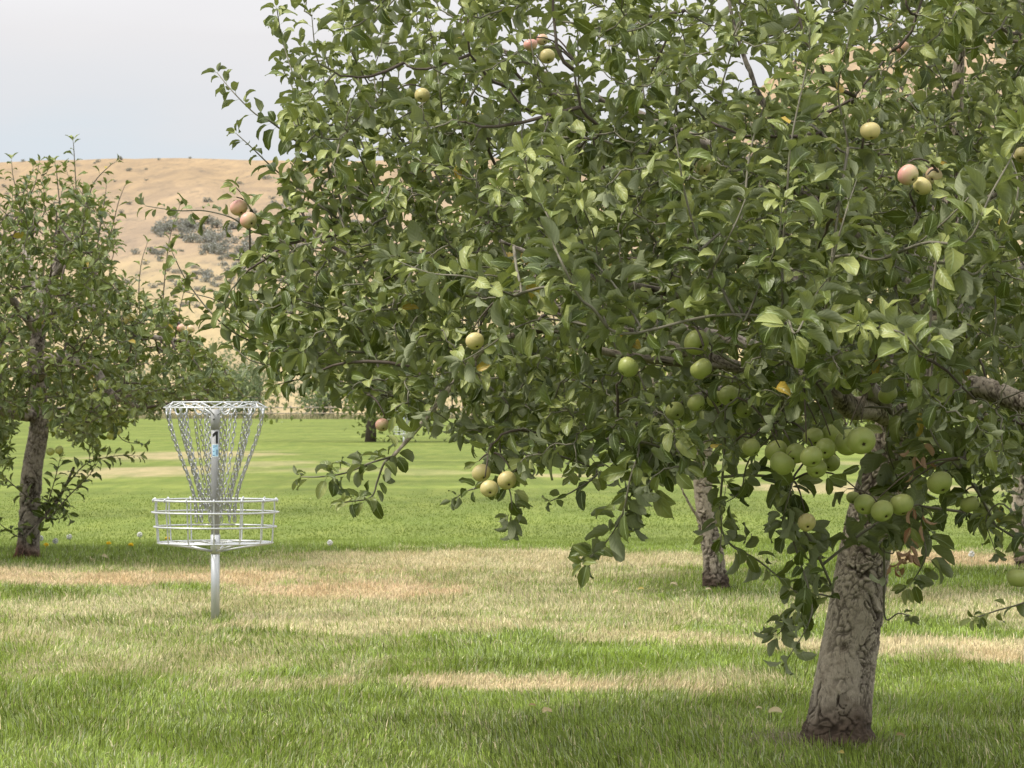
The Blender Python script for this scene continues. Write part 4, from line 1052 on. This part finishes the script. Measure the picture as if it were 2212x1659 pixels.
orchard_tree("apple tree whose trunk is cut by the right edge", 25.0,
    [(2222, 1245, 60), (2218, 1225, 50), (2212, 1180, 46), (2208, 1120, 44), (2205, 1050, 40), (2210, 950, 36), (2230, 800, 28), (2240, 600, 20), (2250, 350, 12)],
    [[(2208, 960, 25, 26), (2080, 850, 25, 18), (1980, 760, 25, 10)], [(2212, 900, 25, 26), (2350, 800, 25, 18), (2500, 700, 25, 10)],
     [(2232, 760, 25, 20), (2120, 520, 24.4, 14), (2040, 280, 24.4, 8)], [(2236, 680, 25, 20), (2350, 450, 25.6, 14), (2430, 200, 25.6, 8)]],
    right_poly, 1.9, 140, 800, 2250, 560, (1850, 2700, -150, 1030), 80, 0.085, None, 1.0, bark='bark')

# ================================================================== disc golf basket
BD = EYE * F / S / (1338 - 409 / S)
def build_basket():
    root = empty("disc_golf_basket", (0, 0, 0), "silver disc golf basket with hanging chains standing in front of the left apple tree", "disc golf basket", "disc golf baskets")
    def cyl(name, r1, z0, z1, parent, mat='steel', n=32):
        t = Tubes(); t.add([(0, 0, z0), (0, 0, z0 + (z1 - z0) * 0.5), (0, 0, z1)], r1, n); return link(name, t.mesh(name), M[mat], parent)
    pole = cyl('pole', 0.0225, 0.40, 1.125, root, 'pole'); cyl('ground_post', 0.0238, -0.05, 0.40, root, 'steel')
    cyl('sleeve', 0.0248, 1.02, 1.13, root, 'pole')
    col_ = cyl('collar', 0.0258, 0.352, 0.455, root)
    b = Tubes(); b.add([(-0.004, -0.0258, 0.425), (-0.004, -0.031, 0.425)], 0.007, 10); link('bolt', b.mesh('bolt'), M['bolt'], col_)
    b = Tubes(); b.add([(-0.006, -0.0248, 1.075), (-0.006, -0.028, 1.075)], 0.005, 10); link('bolt', b.mesh('bolt'), M['bolt'], root)
    # chain rack: two polygonal rings joined by struts, spokes to the pole
    rack = Tubes(); T0 = 0.0042
    rl, ru, zl, zu = 0.276, 0.228, 1.137, 1.166
    rack.ring(rl, zl, T0 * 1.15, 64); rack.ring(ru, zu, T0 * 1.1, 64)
    n = 12
    for k in range(n):
        a, a2 = k / n * 2 * math.pi, (k + 0.5) / n * 2 * math.pi
        rack.add([(rl * math.cos(a), rl * math.sin(a), zl), (ru * math.cos(a2), ru * math.sin(a2), zu)], T0 * 0.8, 5)
        rack.add([(rl * math.cos(a), rl * math.sin(a), zl), (ru * math.cos(a2 - 2 * math.pi / n), ru * math.sin(a2 - 2 * math.pi / n), zu)], T0 * 0.8, 5)
    for k in range(6):
        a = k / 6 * 2 * math.pi + 0.2
        rack.add([(ru * math.cos(a), ru * math.sin(a), zu), (0.12 * math.cos(a), 0.12 * math.sin(a), 1.14), (0.022 * math.cos(a), 0.022 * math.sin(a), 1.10)], T0, 6)
    rk = link('chain_rack', rack.mesh('chain_rack'), M['steel'], root)
    ang = [(k + 0.5) / 12 * 2 * math.pi + 0.02 for k in range(12)]
    for a in ang:
        h = Tubes(); e = np.array([-math.sin(a), math.cos(a), 0]); c = np.array([0.262 * math.cos(a), 0.262 * math.sin(a), zl - 0.004])
        pts = [c + e * (0.026 * math.cos(t)) + np.array([0, 0, -0.034 * math.sin(t)]) for t in np.linspace(0, math.pi, 11)]
        h.add(pts, 0.0050, 6); link('hook', h.mesh('hook'), M['steel'], rk)
    # one link, oval
    def chain(path):
        t = Tubes(); seg = np.linalg.norm(np.diff(path, axis=0), axis=1); s = np.concatenate([[0], np.cumsum(seg)])
        pitch = 0.0285; m = int(s[-1] / pitch); flip = 0
        for j in range(m):
            d = (j + 0.5) * pitch; p = np.array([np.interp(d, s, path[:, q]) for q in range(3)]); p2 = np.array([np.interp(d + 0.004, s, path[:, q]) for q in range(3)])
            ax = unit(p2 - p); ref = unit(np.cross(ax, [math.sin(path[0][0] * 90), math.cos(path[0][1] * 70), 0.1])); ot = np.cross(ax, ref)
            side = unit(ref + ot * 0.25) if flip else unit(ot - ref * 0.25); flip ^= 1
            hl, hw = 0.0185, 0.0084
            pts = []
            for q in range(12):
                w = q / 12 * 2 * math.pi
                pts.append(p + ax * (math.copysign(abs(math.sin(w)) ** 0.6, math.sin(w)) * hl) + side * (math.copysign(abs(math.cos(w)) ** 0.8, math.cos(w)) * hw))
            t.add(pts, 0.0027, 5, closed=True)
        return t.mesh('chain')
    for a in ang:
        zs = np.linspace(0, 1, 40)
        rad = 0.262 + (0.106 - 0.262) * sstep(-0.08, 0.92, zs) ; rad = np.maximum(rad, 0.106)
        z = 1.100 + (0.515 - 1.100) * zs
        aa = a + 0.1 * zs
        link('chain', chain(np.stack([rad * np.cos(aa), rad * np.sin(aa), z], -1)), M['chain'], root)
    for k in range(8):
        a = k / 8 * 2 * math.pi; zs = np.linspace(0, 1, 40)
        rad = 0.190 + (0.050 - 0.190) * zs ** 1.4; z = 1.115 + (0.585 - 1.115) * zs
        link('chain', chain(np.stack([rad * np.cos(a + 0.262 + 0 * zs), rad * np.sin(a + 0.262 + 0 * zs), z], -1)), M['chain'], root)
    cr_ = Tubes(); cr_.ring(0.106, 0.51, 0.0022, 40, 5); cr_.ring(0.045, 0.575, 0.002, 24, 5); link('chain_ring', cr_.mesh('chain_ring'), M['chain'], root)
    # the catching basket
    rings = [(0.333, 0.640), (0.339, 0.576), (0.327, 0.498), (0.308, 0.412)]
    rootc = Tubes(); rootc.ring(rings[3][0], rings[3][1], 0.0052, 72, 7)
    for k in range(12):
        a = (k + 0.5) / 12 * 2 * math.pi + 0.06
        rootc.add([(0.305 * math.cos(a), 0.305 * math.sin(a), 0.413), (0.16 * math.cos(a), 0.16 * math.sin(a), 0.407), (0.024 * math.cos(a), 0.024 * math.sin(a), 0.402)], 0.0036, 5)
    rootc.ring(0.165, 0.409, 0.0036, 40, 5)
    cage = link('basket_cage', rootc.mesh('basket_cage'), M['steel'], root)
    for k, (R_, z) in enumerate(rings[:3]):
        t = Tubes(); t.ring(R_, z, 0.0052 if k else 0.0056, 72, 7); link('rim' if k == 0 else 'hoop', t.mesh('hoop'), M['steel'], cage)
    for k in range(14):
        a = (k + 0.5) / 14 * 2 * math.pi + 0.06; ca, sa = math.cos(a), math.sin(a); t = Tubes()
        prof = [(0.305, 0.408), (0.314, 0.425), (0.318, 0.498), (0.326, 0.576), (0.325, 0.632), (0.327, 0.645), (0.334, 0.650), (0.341, 0.643), (0.340, 0.630)]
        t.add([(p_ * ca, p_ * sa, q_) for p_, q_ in prof], 0.0042, 6); link('upright', t.mesh('upright'), M['steel'], cage)
    for k in range(5):
        a = k / 5 * 2 * math.pi - 1.15; t = Tubes()
        t.add([(0.30 * math.cos(a), 0.30 * math.sin(a), 0.408), (0.15 * math.cos(a), 0.15 * math.sin(a), 0.388), (0.024 * math.cos(a), 0.024 * math.sin(a), 0.366)], 0.0058, 6)
        link('brace', t.mesh('brace'), M['steel'], cage)
    # markings on the pole: a curved patch at (u metres round the pole, v height)
    def patch(name, u0, u1, z0, z1, lift, mat, parent, skew=0.0):
        nU = 8; R_ = 0.0225 + lift; V, Q = [], []
        for i in range(nU + 1):
            u = u0 + (u1 - u0) * i / nU; a = -math.pi / 2 + u / 0.0225; sk = skew * i / nU
            V += [(R_ * math.cos(a), R_ * math.sin(a), z0 + sk), (R_ * math.cos(a), R_ * math.sin(a), z1 + sk)]
        for i in range(nU): Q.append((2 * i, 2 * i + 2, 2 * i + 3, 2 * i + 1))
        return link(name, mesh_np(name, np.array(V), Q), M[mat], parent)
    num = patch('number', 0.0040, 0.0165, 0.945, 1.010, 0.0006, 'black', root)
    num['label'] = "black number 1 on the pole"
    patch('number_flag', -0.0140, 0.0038, 0.977, 0.995, 0.0006, 'black', num, 0.015)
    stk = patch('sticker', -0.0155, 0.0195, 0.872, 0.941, 0.0005, 'white', root)
    patch('print_panel', -0.0138, 0.0178, 0.876, 0.938, 0.0009, 'sky_blue', stk)
    patch('print_line', -0.0110, 0.0110, 0.929, 0.933, 0.0012, 'navy', stk); patch('print_line', -0.0110, 0.0000, 0.922, 0.925, 0.0012, 'navy', stk)
    patch('print_figure', 0.0070, 0.0145, 0.884, 0.912, 0.0012, 'navy', stk); patch('print_figure', -0.0120, -0.0040, 0.899, 0.905, 0.0012, 'navy', stk); patch('print_figure', -0.0120, -0.0020, 0.878, 0.884, 0.0012, 'navy', stk)
    return root
basket = build_basket()
bp = P(465, 1338, BD); basket.location = (bp.x, bp.y, float(ground_z(bp.x, bp.y)))
def copy_tree(o, parent=None):
    c = o.copy(); col.objects.link(c); c.parent = parent
    for ch in o.children: copy_tree(ch, c)
    return c
far_b = copy_tree(basket)
fx = (872 * S - 512) / F * 112
far_b.location = (fx, 112, float(ground_z(fx, 112))); far_b.rotation_euler = (0, 0, 0.7)
tag(far_b, "distant disc golf basket small on the fairway, seen under the leaves", "disc golf basket", "disc golf baskets")

# ================================================================== far trees, shrubs, fence
def blob_leaves(r, n, rx, rz, z0, L, lumps=7):
    lv = Leaves(); cs = [(r.normal(0, rx * 0.45), r.normal(0, rx * 0.45), z0 + rz * (0.5 + r.uniform(-0.35, 0.4)), r.uniform(0.35, 0.6)) for _ in range(lumps)]
    for k in range(n):
        cx_, cy_, cz_, s = cs[k % lumps]
        d = unit(r.normal(0, 1, 3)) * r.uniform(0.5, 1.0) ** 0.5 * s
        o = np.array([cx_ + d[0] * rx, cy_ + d[1] * rx, max(z0 * 0.4, cz_ + d[2] * rz * 0.8)])
        lv.add(o, unit(d + np.array([0, 0, 0.3]) + r.normal(0, 0.5, 3)), unit(UP + r.normal(0, 0.6, 3)), L * r.uniform(0.6, 1.4), float(np.clip(r.beta(2, 2), 0, 0.93)), r.uniform(0, 1.2), 0.4, 0.6)
    return lv.arr()
far_specs = [   # xd, D, crown half width m, height m, base clear m, label
    (800, 128, 4.0, 5.6, 0.35, "far apple tree with drooping branches beyond the long twig on the fairway"),
    (1130, 135, 3.2, 5.0, 0.7, "far round apple tree on the fairway right of the distant basket"),
    (1420, 140, 3.4, 5.2, 0.8, "far apple tree glimpsed below the middle of the big crown"),
    (1990, 150, 3.4, 5.2, 0.8, "far apple tree glimpsed right of the big trunk"),
]
for i, (xd, D, hw, hh, clr, lab) in enumerate(far_specs):
    rr = np.random.default_rng(300 + i); X = (xd * S - 512) / F * D
    root = empty("apple_tree", (X, D, float(ground_z(X, D))), lab, "apple tree", "apple trees on the far fairway")
    t = Tubes(); t.add([(0, 0, -0.1), (0.05, 0, 0.8), (0.0, 0.1, 1.6), (0.1, 0, 3.0)], [0.22, 0.17, 0.15, 0.06], 10)
    for k in range(5):
        a = k * 1.25; t.add([(0, 0, 1.3), (hw * 0.35 * math.cos(a), hw * 0.35 * math.sin(a), 2.2), (hw * 0.75 * math.cos(a), hw * 0.75 * math.sin(a), 2.9)], [0.1, 0.07, 0.03], 6)
    link("trunk", t.mesh("trunk"), M['twig'], root)
    link("crown", leaf_mesh("crown", blob_leaves(rr, 3400, hw, hh - clr, clr, 0.20, 12), LO, i), M['leaf_far'], root)
fence_y = 322.0
for i, (xd, D, hw, hh, lab) in enumerate([
    (505, 326, 2.6, 4.6, "grey green bush tree just behind the fence left of its open stretch"), (560, 350, 3.4, 7.0, "soft grey green tree above the basket beyond the fence"),
    (455, 345, 3.6, 5.6, "dull green tree beyond the fence behind the basket's chains"), (700, 327, 2.2, 3.4, "grey bush at the right end of the open fence stretch"),
    (330, 350, 4.0, 5.0, "dull green tree beyond the fence behind the left tree"), (180, 345, 4.0, 4.6, "dull green bush beyond the fence seen under the left tree"),
    (1000, 340, 4.5, 6.0, "grey green tree beyond the fence behind the long twig"), (1260, 345, 4.5, 5.5, "grey green tree beyond the fence at the middle")]):
    rr = np.random.default_rng(330 + i); X = (xd * S - 512) / F * D
    zz = float(ground_z(X, D)) if D < 334 else float(hill_z(X, D))
    root = empty("tree", (X, D, zz), lab, "tree", "trees along the fence")
    t = Tubes(); t.add([(0, 0, -0.3), (0.05, 0, hh * 0.3), (0.0, 0.1, hh * 0.7)], [0.16, 0.12, 0.05], 8)
    link("trunk", t.mesh("trunk"), M['twig'], root)
    link("crown", leaf_mesh("crown", blob_leaves(rr, 1500, hw, hh * 0.85, 0.35, 0.30, 9), LO, i), M['shrub'], root)

fence = empty("fence", (0, fence_y, 0.21), "weathered wooden post and rail fence at the far edge of the lawn", "fence")
for k in range(-26, 40):
    X = k * 1.85
    t = Tubes(); t.add([(X, 0, -0.2), (X, 0, 0.6), (X, 0, 1.22)], 0.07, 8); link("post", t.mesh("post"), M['wood'], fence)
for z in (0.52, 1.05):
    t = Tubes(); t.add([(-49, -0.09, z), (0, -0.09, z + 0.01), (73, -0.09, z)], 0.05, 6); link("rail", t.mesh("rail"), M['wood'], fence)

# sagebrush on the hill
sage = []
for s in range(4):
    rr = np.random.default_rng(400 + s)
    sage.append(leaf_mesh("sagebrush", blob_leaves(rr, 220, 0.8, 1.0, 0.1, 0.26, 5), LO, s)); sage[-1].materials.append(M['sage'])
rs = np.random.default_rng(77)
spots = [(630, 425, 11), (575, 388, 7), (518, 398, 5), (566, 384, 5), (448, 436, 8), (345, 512, 8), (700, 400, 8), (280, 370, 5), (315, 367, 4), (750, 395, 9), (645, 365, 4), (410, 343, 3)]
for cx_, cy_, sx, sy, n, sz in [(400, 488, 30, 12, 18, 11), (455, 520, 44, 22, 34, 11), (530, 560, 40, 28, 30, 11), (345, 548, 22, 8, 9, 8), (500, 610, 60, 22, 24, 8), (620, 480, 50, 36, 26, 9), (640, 560, 40, 70, 22, 8), (250, 430, 40, 40, 9, 5), (380, 620, 60, 40, 14, 7), (560, 690, 50, 20, 10, 7),
                                (420, 590, 40, 26, 10, 7), (60, 440, 70, 30, 12, 5), (760, 470, 60, 50, 16, 9), (640, 640, 60, 30, 12, 9), (560, 640, 40, 20, 8, 8), (300, 345, 250, 6, 8, 4), (950, 400, 80, 60, 10, 8)]:
    for k in range(n): spots.append((rs.normal(cx_, sx), rs.normal(cy_, sy), sz * rs.uniform(0.6, 1.35)))
for x, y, hs in spots:
    q = on_hill(x, y)
    if q is None: continue
    o = link("sagebrush", sage[rs.integers(4)], None)
    k = hs * 1.4 / px_m(q[1]); o.location = (q[0], q[1], q[2] - 0.1 * k); o.scale = (k * rs.uniform(0.9, 1.5), k, k * rs.uniform(0.6, 0.95)); o.rotation_euler = (0, 0, rs.uniform(0, 6.28))
    tag(o, "grey sagebrush bush dotting the dry hillside", "bush", "sagebrush on the hillside")

# thin marker stake on the fairway
gx, gy = gp(1229, 1046)
t = Tubes(); t.add([(0, 0, -0.02), (0.006, 0, 0.10), (0.012, 0, 0.21)], 0.009, 8)
stake = link("marker_stake", t.mesh("marker_stake"), M['white']); stake.location = (gx, gy, float(ground_z(gx, gy)))
tag(stake, "thin white marker stake standing on the mown fairway", "stake")
t = Tubes(); t.add([(0.012, 0, 0.21), (0.012, 0, 0.225)], 0.012, 8); link("cap", t.mesh("cap"), M['bolt'], stake)

# ================================================================== dandelions and fallen leaves
def dandelion(xd, yd, flower, label, h=0.09):
    gx, gy = gp(xd, yd + h * 0.9 * px_m(gp(xd, yd)[1]) )
    root = empty("dandelion", (gx, gy, float(ground_z(gx, gy))), label, "dandelion", "dandelions in the grass")
    t = Tubes(); t.add([(0, 0, 0), (0.004, 0, h * 0.5), (0.0, 0.002, h)], 0.0022, 5); link("stem", t.mesh("stem"), M['stalk'], root)
    t = Tubes(); rr = np.random.default_rng(int(xd * 7 + yd))
    for k in range(70 if not flower else 46):
        d = unit(rr.normal(0, 1, 3))
        if flower: d = unit(d * np.array([1, 1, 0.35]) + np.array([0, 0, 0.25]))
        R_ = 0.023 if not flower else 0.021
        c0 = np.array([0, 0, h])
        if flower: t.add([c0, c0 + d * R_], [0.003, 0.0035], 4)
        else: t.add([c0 + d * R_ * 0.3, c0 + d * R_ * 0.8, c0 + d * R_], [0.0006, 0.003, 0.0045], 4)
    link("flower" if flower else "seed_head", t.mesh("head"), M['yellow'] if flower else M['puff'], root)
for xd, yd, fl, lab in [
    (302, 1158, 0, "white dandelion clock left of the basket cage"), (150, 1163, 0, "white dandelion clock, right of two by the left trunk"), (88, 1166, 0, "white dandelion clock touching the left trunk"),
    (713, 1176, 0, "white dandelion clock right of the basket by the dry strip"), (2098, 1203, 0, "white dandelion clock in the tan strip right of the big trunk"), (120, 1172, 0, "small white dandelion clock between two others by the left trunk"),
    (283, 1180, 1, "yellow dandelion flower nearest the basket on its left"), (235, 1177, 1, "yellow dandelion between the left trunk and the basket"), (100, 1180, 1, "yellow dandelion close to the left trunk"),
    (2040, 1236, 1, "yellow dandelion in the green strip right of the big trunk"), (362, 1166, 1, "yellow dandelion just under the basket cage's left edge")]:
    dandelion(xd, yd, fl, lab, 0.085 if not fl else 0.065)
def fallen(xd, yd, L, var, label):
    gx, gy = gp(xd, yd); rr = np.random.default_rng(int(xd + yd * 3)); lv = Leaves(); a = rr.uniform(0, 6.28)
    lv.add(np.array([-L * 0.7 * math.cos(a), -L * 0.7 * math.sin(a), 0.0]), np.array([math.cos(a), math.sin(a), 0.35]), unit([rr.normal(0, 0.3), -0.5, 0.8]), L, var, rr.uniform(0.8, 2.0), 0.6, 0.6)
    o = link("fallen_leaf", leaf_mesh("fallen_leaf", lv.arr(), HI, int(xd)), M['fallen']); o.location = (gx, gy, float(ground_z(gx, gy)) + 0.028)
    tag(o, label, "fallen leaf", "fallen leaves on the grass")
for xd, yd, L, var, lab in [
    (1180, 1560, 0.085, 0.6, "tan fallen leaf in the dark grass at the bottom middle"), (1150, 1545, 0.05, 0.05, "small brown fallen leaf just left of the tan one at the bottom middle"),
    (1675, 1560, 0.095, 0.88, "cream fallen leaf in the grass left of the big trunk"), (1945, 1612, 0.06, 0.1, "brown fallen leaf right of the big trunk's foot"),
    (1815, 1652, 0.05, 0.985, "orange fallen leaf in front of the big trunk's foot"), (1640, 1548, 0.05, 0.9, "small white fallen leaf left of the cream one"),
    (1530, 1283, 0.07, 0.85, "pale fallen leaf beside the foot of the slim middle trunk"), (1455, 1272, 0.09, 0.88, "long cream fallen leaf left of the slim middle trunk"),
    (1385, 1282, 0.07, 0.985, "orange fallen leaf in the yellow patch left of the slim trunk"), (1330, 1288, 0.07, 0.7, "tan fallen leaf at the left of the yellow patch"),
    (1480, 1285, 0.06, 0.9, "whitish fallen leaf nearest the slim middle trunk's left"), (1235, 1287, 0.06, 0.86, "pale fallen leaf far left of the slim middle trunk"),
    (200, 1215, 0.10, 0.75, "tan fallen leaf between the left trunk and the dry strip"), (225, 1210, 0.09, 0.88, "cream fallen leaf right of the tan one near the left trunk"),
    (125, 1216, 0.08, 0.97, "yellow fallen leaf near the left trunk's foot"), (780, 1222, 0.06, 0.9, "pale fallen leaf in the straw right of the basket pole")]:
    fallen(xd, yd, L * 0.6, var, lab)

# ================================================================== grass blades
def blades(name, X, Y, h, w, colr, seed, label, lean=1.1):
    r = np.random.default_rng(seed); N = len(X)
    Z = ground_z(X, Y) - 0.004
    a = r.uniform(0, 2 * math.pi, N); la = n2(X * 2.2, Y * 1.1, 91, 2) * 14.0 + r.normal(0, 0.9, N); ln = np.abs(r.normal(0, lean, N))
    side = np.stack([np.cos(a), np.sin(a) * 0.6, np.zeros(N)], -1) * (w * 0.5)[:, None]
    ld = np.stack([np.cos(la), np.sin(la), np.zeros(N)], -1)
    b = np.stack([X, Y, Z], -1)
    hm = np.cos(np.minimum(ln * 0.5, 1.2)) * h * 0.55; ht = hm + np.cos(np.minimum(ln * 1.25, 1.5)) * h * 0.45
    m = b + ld * (np.sin(np.minimum(ln * 0.5, 1.2)) * h * 0.55)[:, None]; m[:, 2] += hm
    t = b + ld * (np.sin(np.minimum(ln * 0.5, 1.2)) * h * 0.55 + np.sin(np.minimum(ln * 1.25, 1.5)) * h * 0.45)[:, None]; t[:, 2] += ht
    V = np.stack([b - side, b + side, m - side * 0.8, m + side * 0.8, t], 1)
    i = np.arange(N)[:, None] * 5
    Q = i + np.array([[0, 1, 3, 2]]); T = i + np.array([[2, 3, 4]])
    C = np.repeat(colr[:, None, :], 5, 1).reshape(-1, 3)
    me = mesh_np(name, V.reshape(-1, 3), Q, T, C, True)
    o = link(name, me, M['blade']); tag(o, label, "grass", None, "stuff"); return o
def scatter(n, y0, y1, margin, r):
    """points with uniform density over the wedge seen from the road side of the orchard"""
    a0, a1 = 0.146, margin
    Y = np.sqrt(r.uniform(0, 1, n) * (y1 ** 2 - y0 ** 2) + y0 ** 2)
    X = r.uniform(-1, 1, n) * (Y * a0 + a1); return X, Y
def blade_colour(X, Y, r):
    dry, tone, lush = lawn_state(X, Y); N = len(X)
    pal = n2(X * 1.7, Y * 0.8, 51, 3); hue = r.normal(0, 1, N)
    streak = n2(X * 0.10, Y * 0.55, 31, 3)
    gL = C_DARK[None] * (0.42 + 1.05 * pal + 0.36 * hue)[:, None].clip(0.28) + (np.array([0.04, 0.04, 0.0]) * (r.random(N) < 0.25)[:, None])
    fine = n2(X * 0.35, Y * 0.16 + 40, 33, 4)
    gM = C_MOWN[None] * (0.45 + 0.52 * streak + 0.5 * fine + 0.08 * hue)[:, None].clip(0.35)
    g = gM + (gL - gM) * lush[:, None]
    tipc = (rg.random(N) < 0.09 * lush)[:, None]; g = np.where(tipc, np.array([[0.42, 0.47, 0.26]]), g)
    midd = (C_GREY[None] * (0.9 + 0.12 * hue)[:, None])
    d = (C_STRAW[None] + (C_TAN - C_STRAW)[None] * np.clip(tone + 0.12 * hue, 0, 1)[:, None]) * np.exp(0.30 * r.normal(0, 1, N) - 0.06)[:, None].clip(0.35, 1.5)
    patch = n2(X * 4.0, Y * 1.6, 71, 3)
    isd = r.random(N) < np.clip(dry * (0.72 + 0.62 * patch) + 0.03 * lush * patch, 0, 0.95)
    c = np.where(isd[:, None], d, g + (midd - g) * np.clip(dry * 0.75, 0, 0.7)[:, None])
    return np.clip(c, 0.01, 0.9), dry, lush
rg = np.random.default_rng(99)
for (n, y0, y1, hh, ww, sd) in [(230000, 10.3, 16.5, 0.040, 0.0040, 1), (360000, 16.5, 30.5, 0.042, 0.0046, 2)]:
    X, Y = scatter(n, y0, y1, 0.8, rg)
    c, dry, lush = blade_colour(X, Y, rg)
    tuft = n2(X * 2.5, Y * 1.5, 61, 3)
    h = hh * rg.uniform(0.5, 1.35, n) * (0.45 + 1.15 * tuft) * (1 - 0.35 * dry) * (0.6 + 0.4 * lush)
    h *= np.where(rg.random(n) < 0.02, 1.7, 1.0)
    w = ww * rg.uniform(0.6, 1.3, n)
    blades("lawn_grass" if sd == 1 else "orchard_grass", X, Y, h, w, c, sd, "long green grass in front of and around the big trunk" if sd == 1 else "green and straw dry grass of the orchard strip behind the big trunk")
n = 200000
X, Y = scatter(n, 30.5, 50, 2.0, rg); kk = rg.random(n) < 1 - 1.0 * sstep(31, 50, Y); X, Y = X[kk], Y[kk]; n = len(X); c, dry, lush = blade_colour(X, Y, rg)
blades("fairway_grass", X, Y, 0.022 * rg.uniform(0.5, 1.4, n), 0.011 * rg.uniform(0.6, 1.3, n), c, 3, "short mown grass of the bright green fairway", 1.5)
n = 9000
Y = rg.uniform(317, 335, n); X = rg.uniform(-58, 75, n); c = np.array([0.30, 0.27, 0.15]) * rg.uniform(0.6, 1.3, (n, 1)) * np.where(rg.random(n) < 0.4, 0.75, 1.0)[:, None]
blades("fence_weeds", X, Y, rg.uniform(0.2, 0.75, n) * (0.4 + 1.0 * n2(X * 0.12, Y * 0.1, 81, 3)), 0.10 * rg.uniform(0.5, 1.3, n), c, 5, "tall pale weeds along the foot of the wooden fence", 0.5)
# the scruff of dead grass at the big trunk's foot
n = 900
gx, gy = gp(1745, 1615); X = rg.normal(gx, 0.10, n); Y = rg.normal(gy + 0.02, 0.13, n)
blades("dead_grass", X, Y, 0.05 * rg.uniform(0.5, 1.5, n), 0.003 * np.ones(n), np.array([0.30, 0.25, 0.18]) * rg.uniform(0.5, 1.4, (n, 1)), 4, "bleached dead grass at the foot of the big trunk", 1.4)
print("scene built")
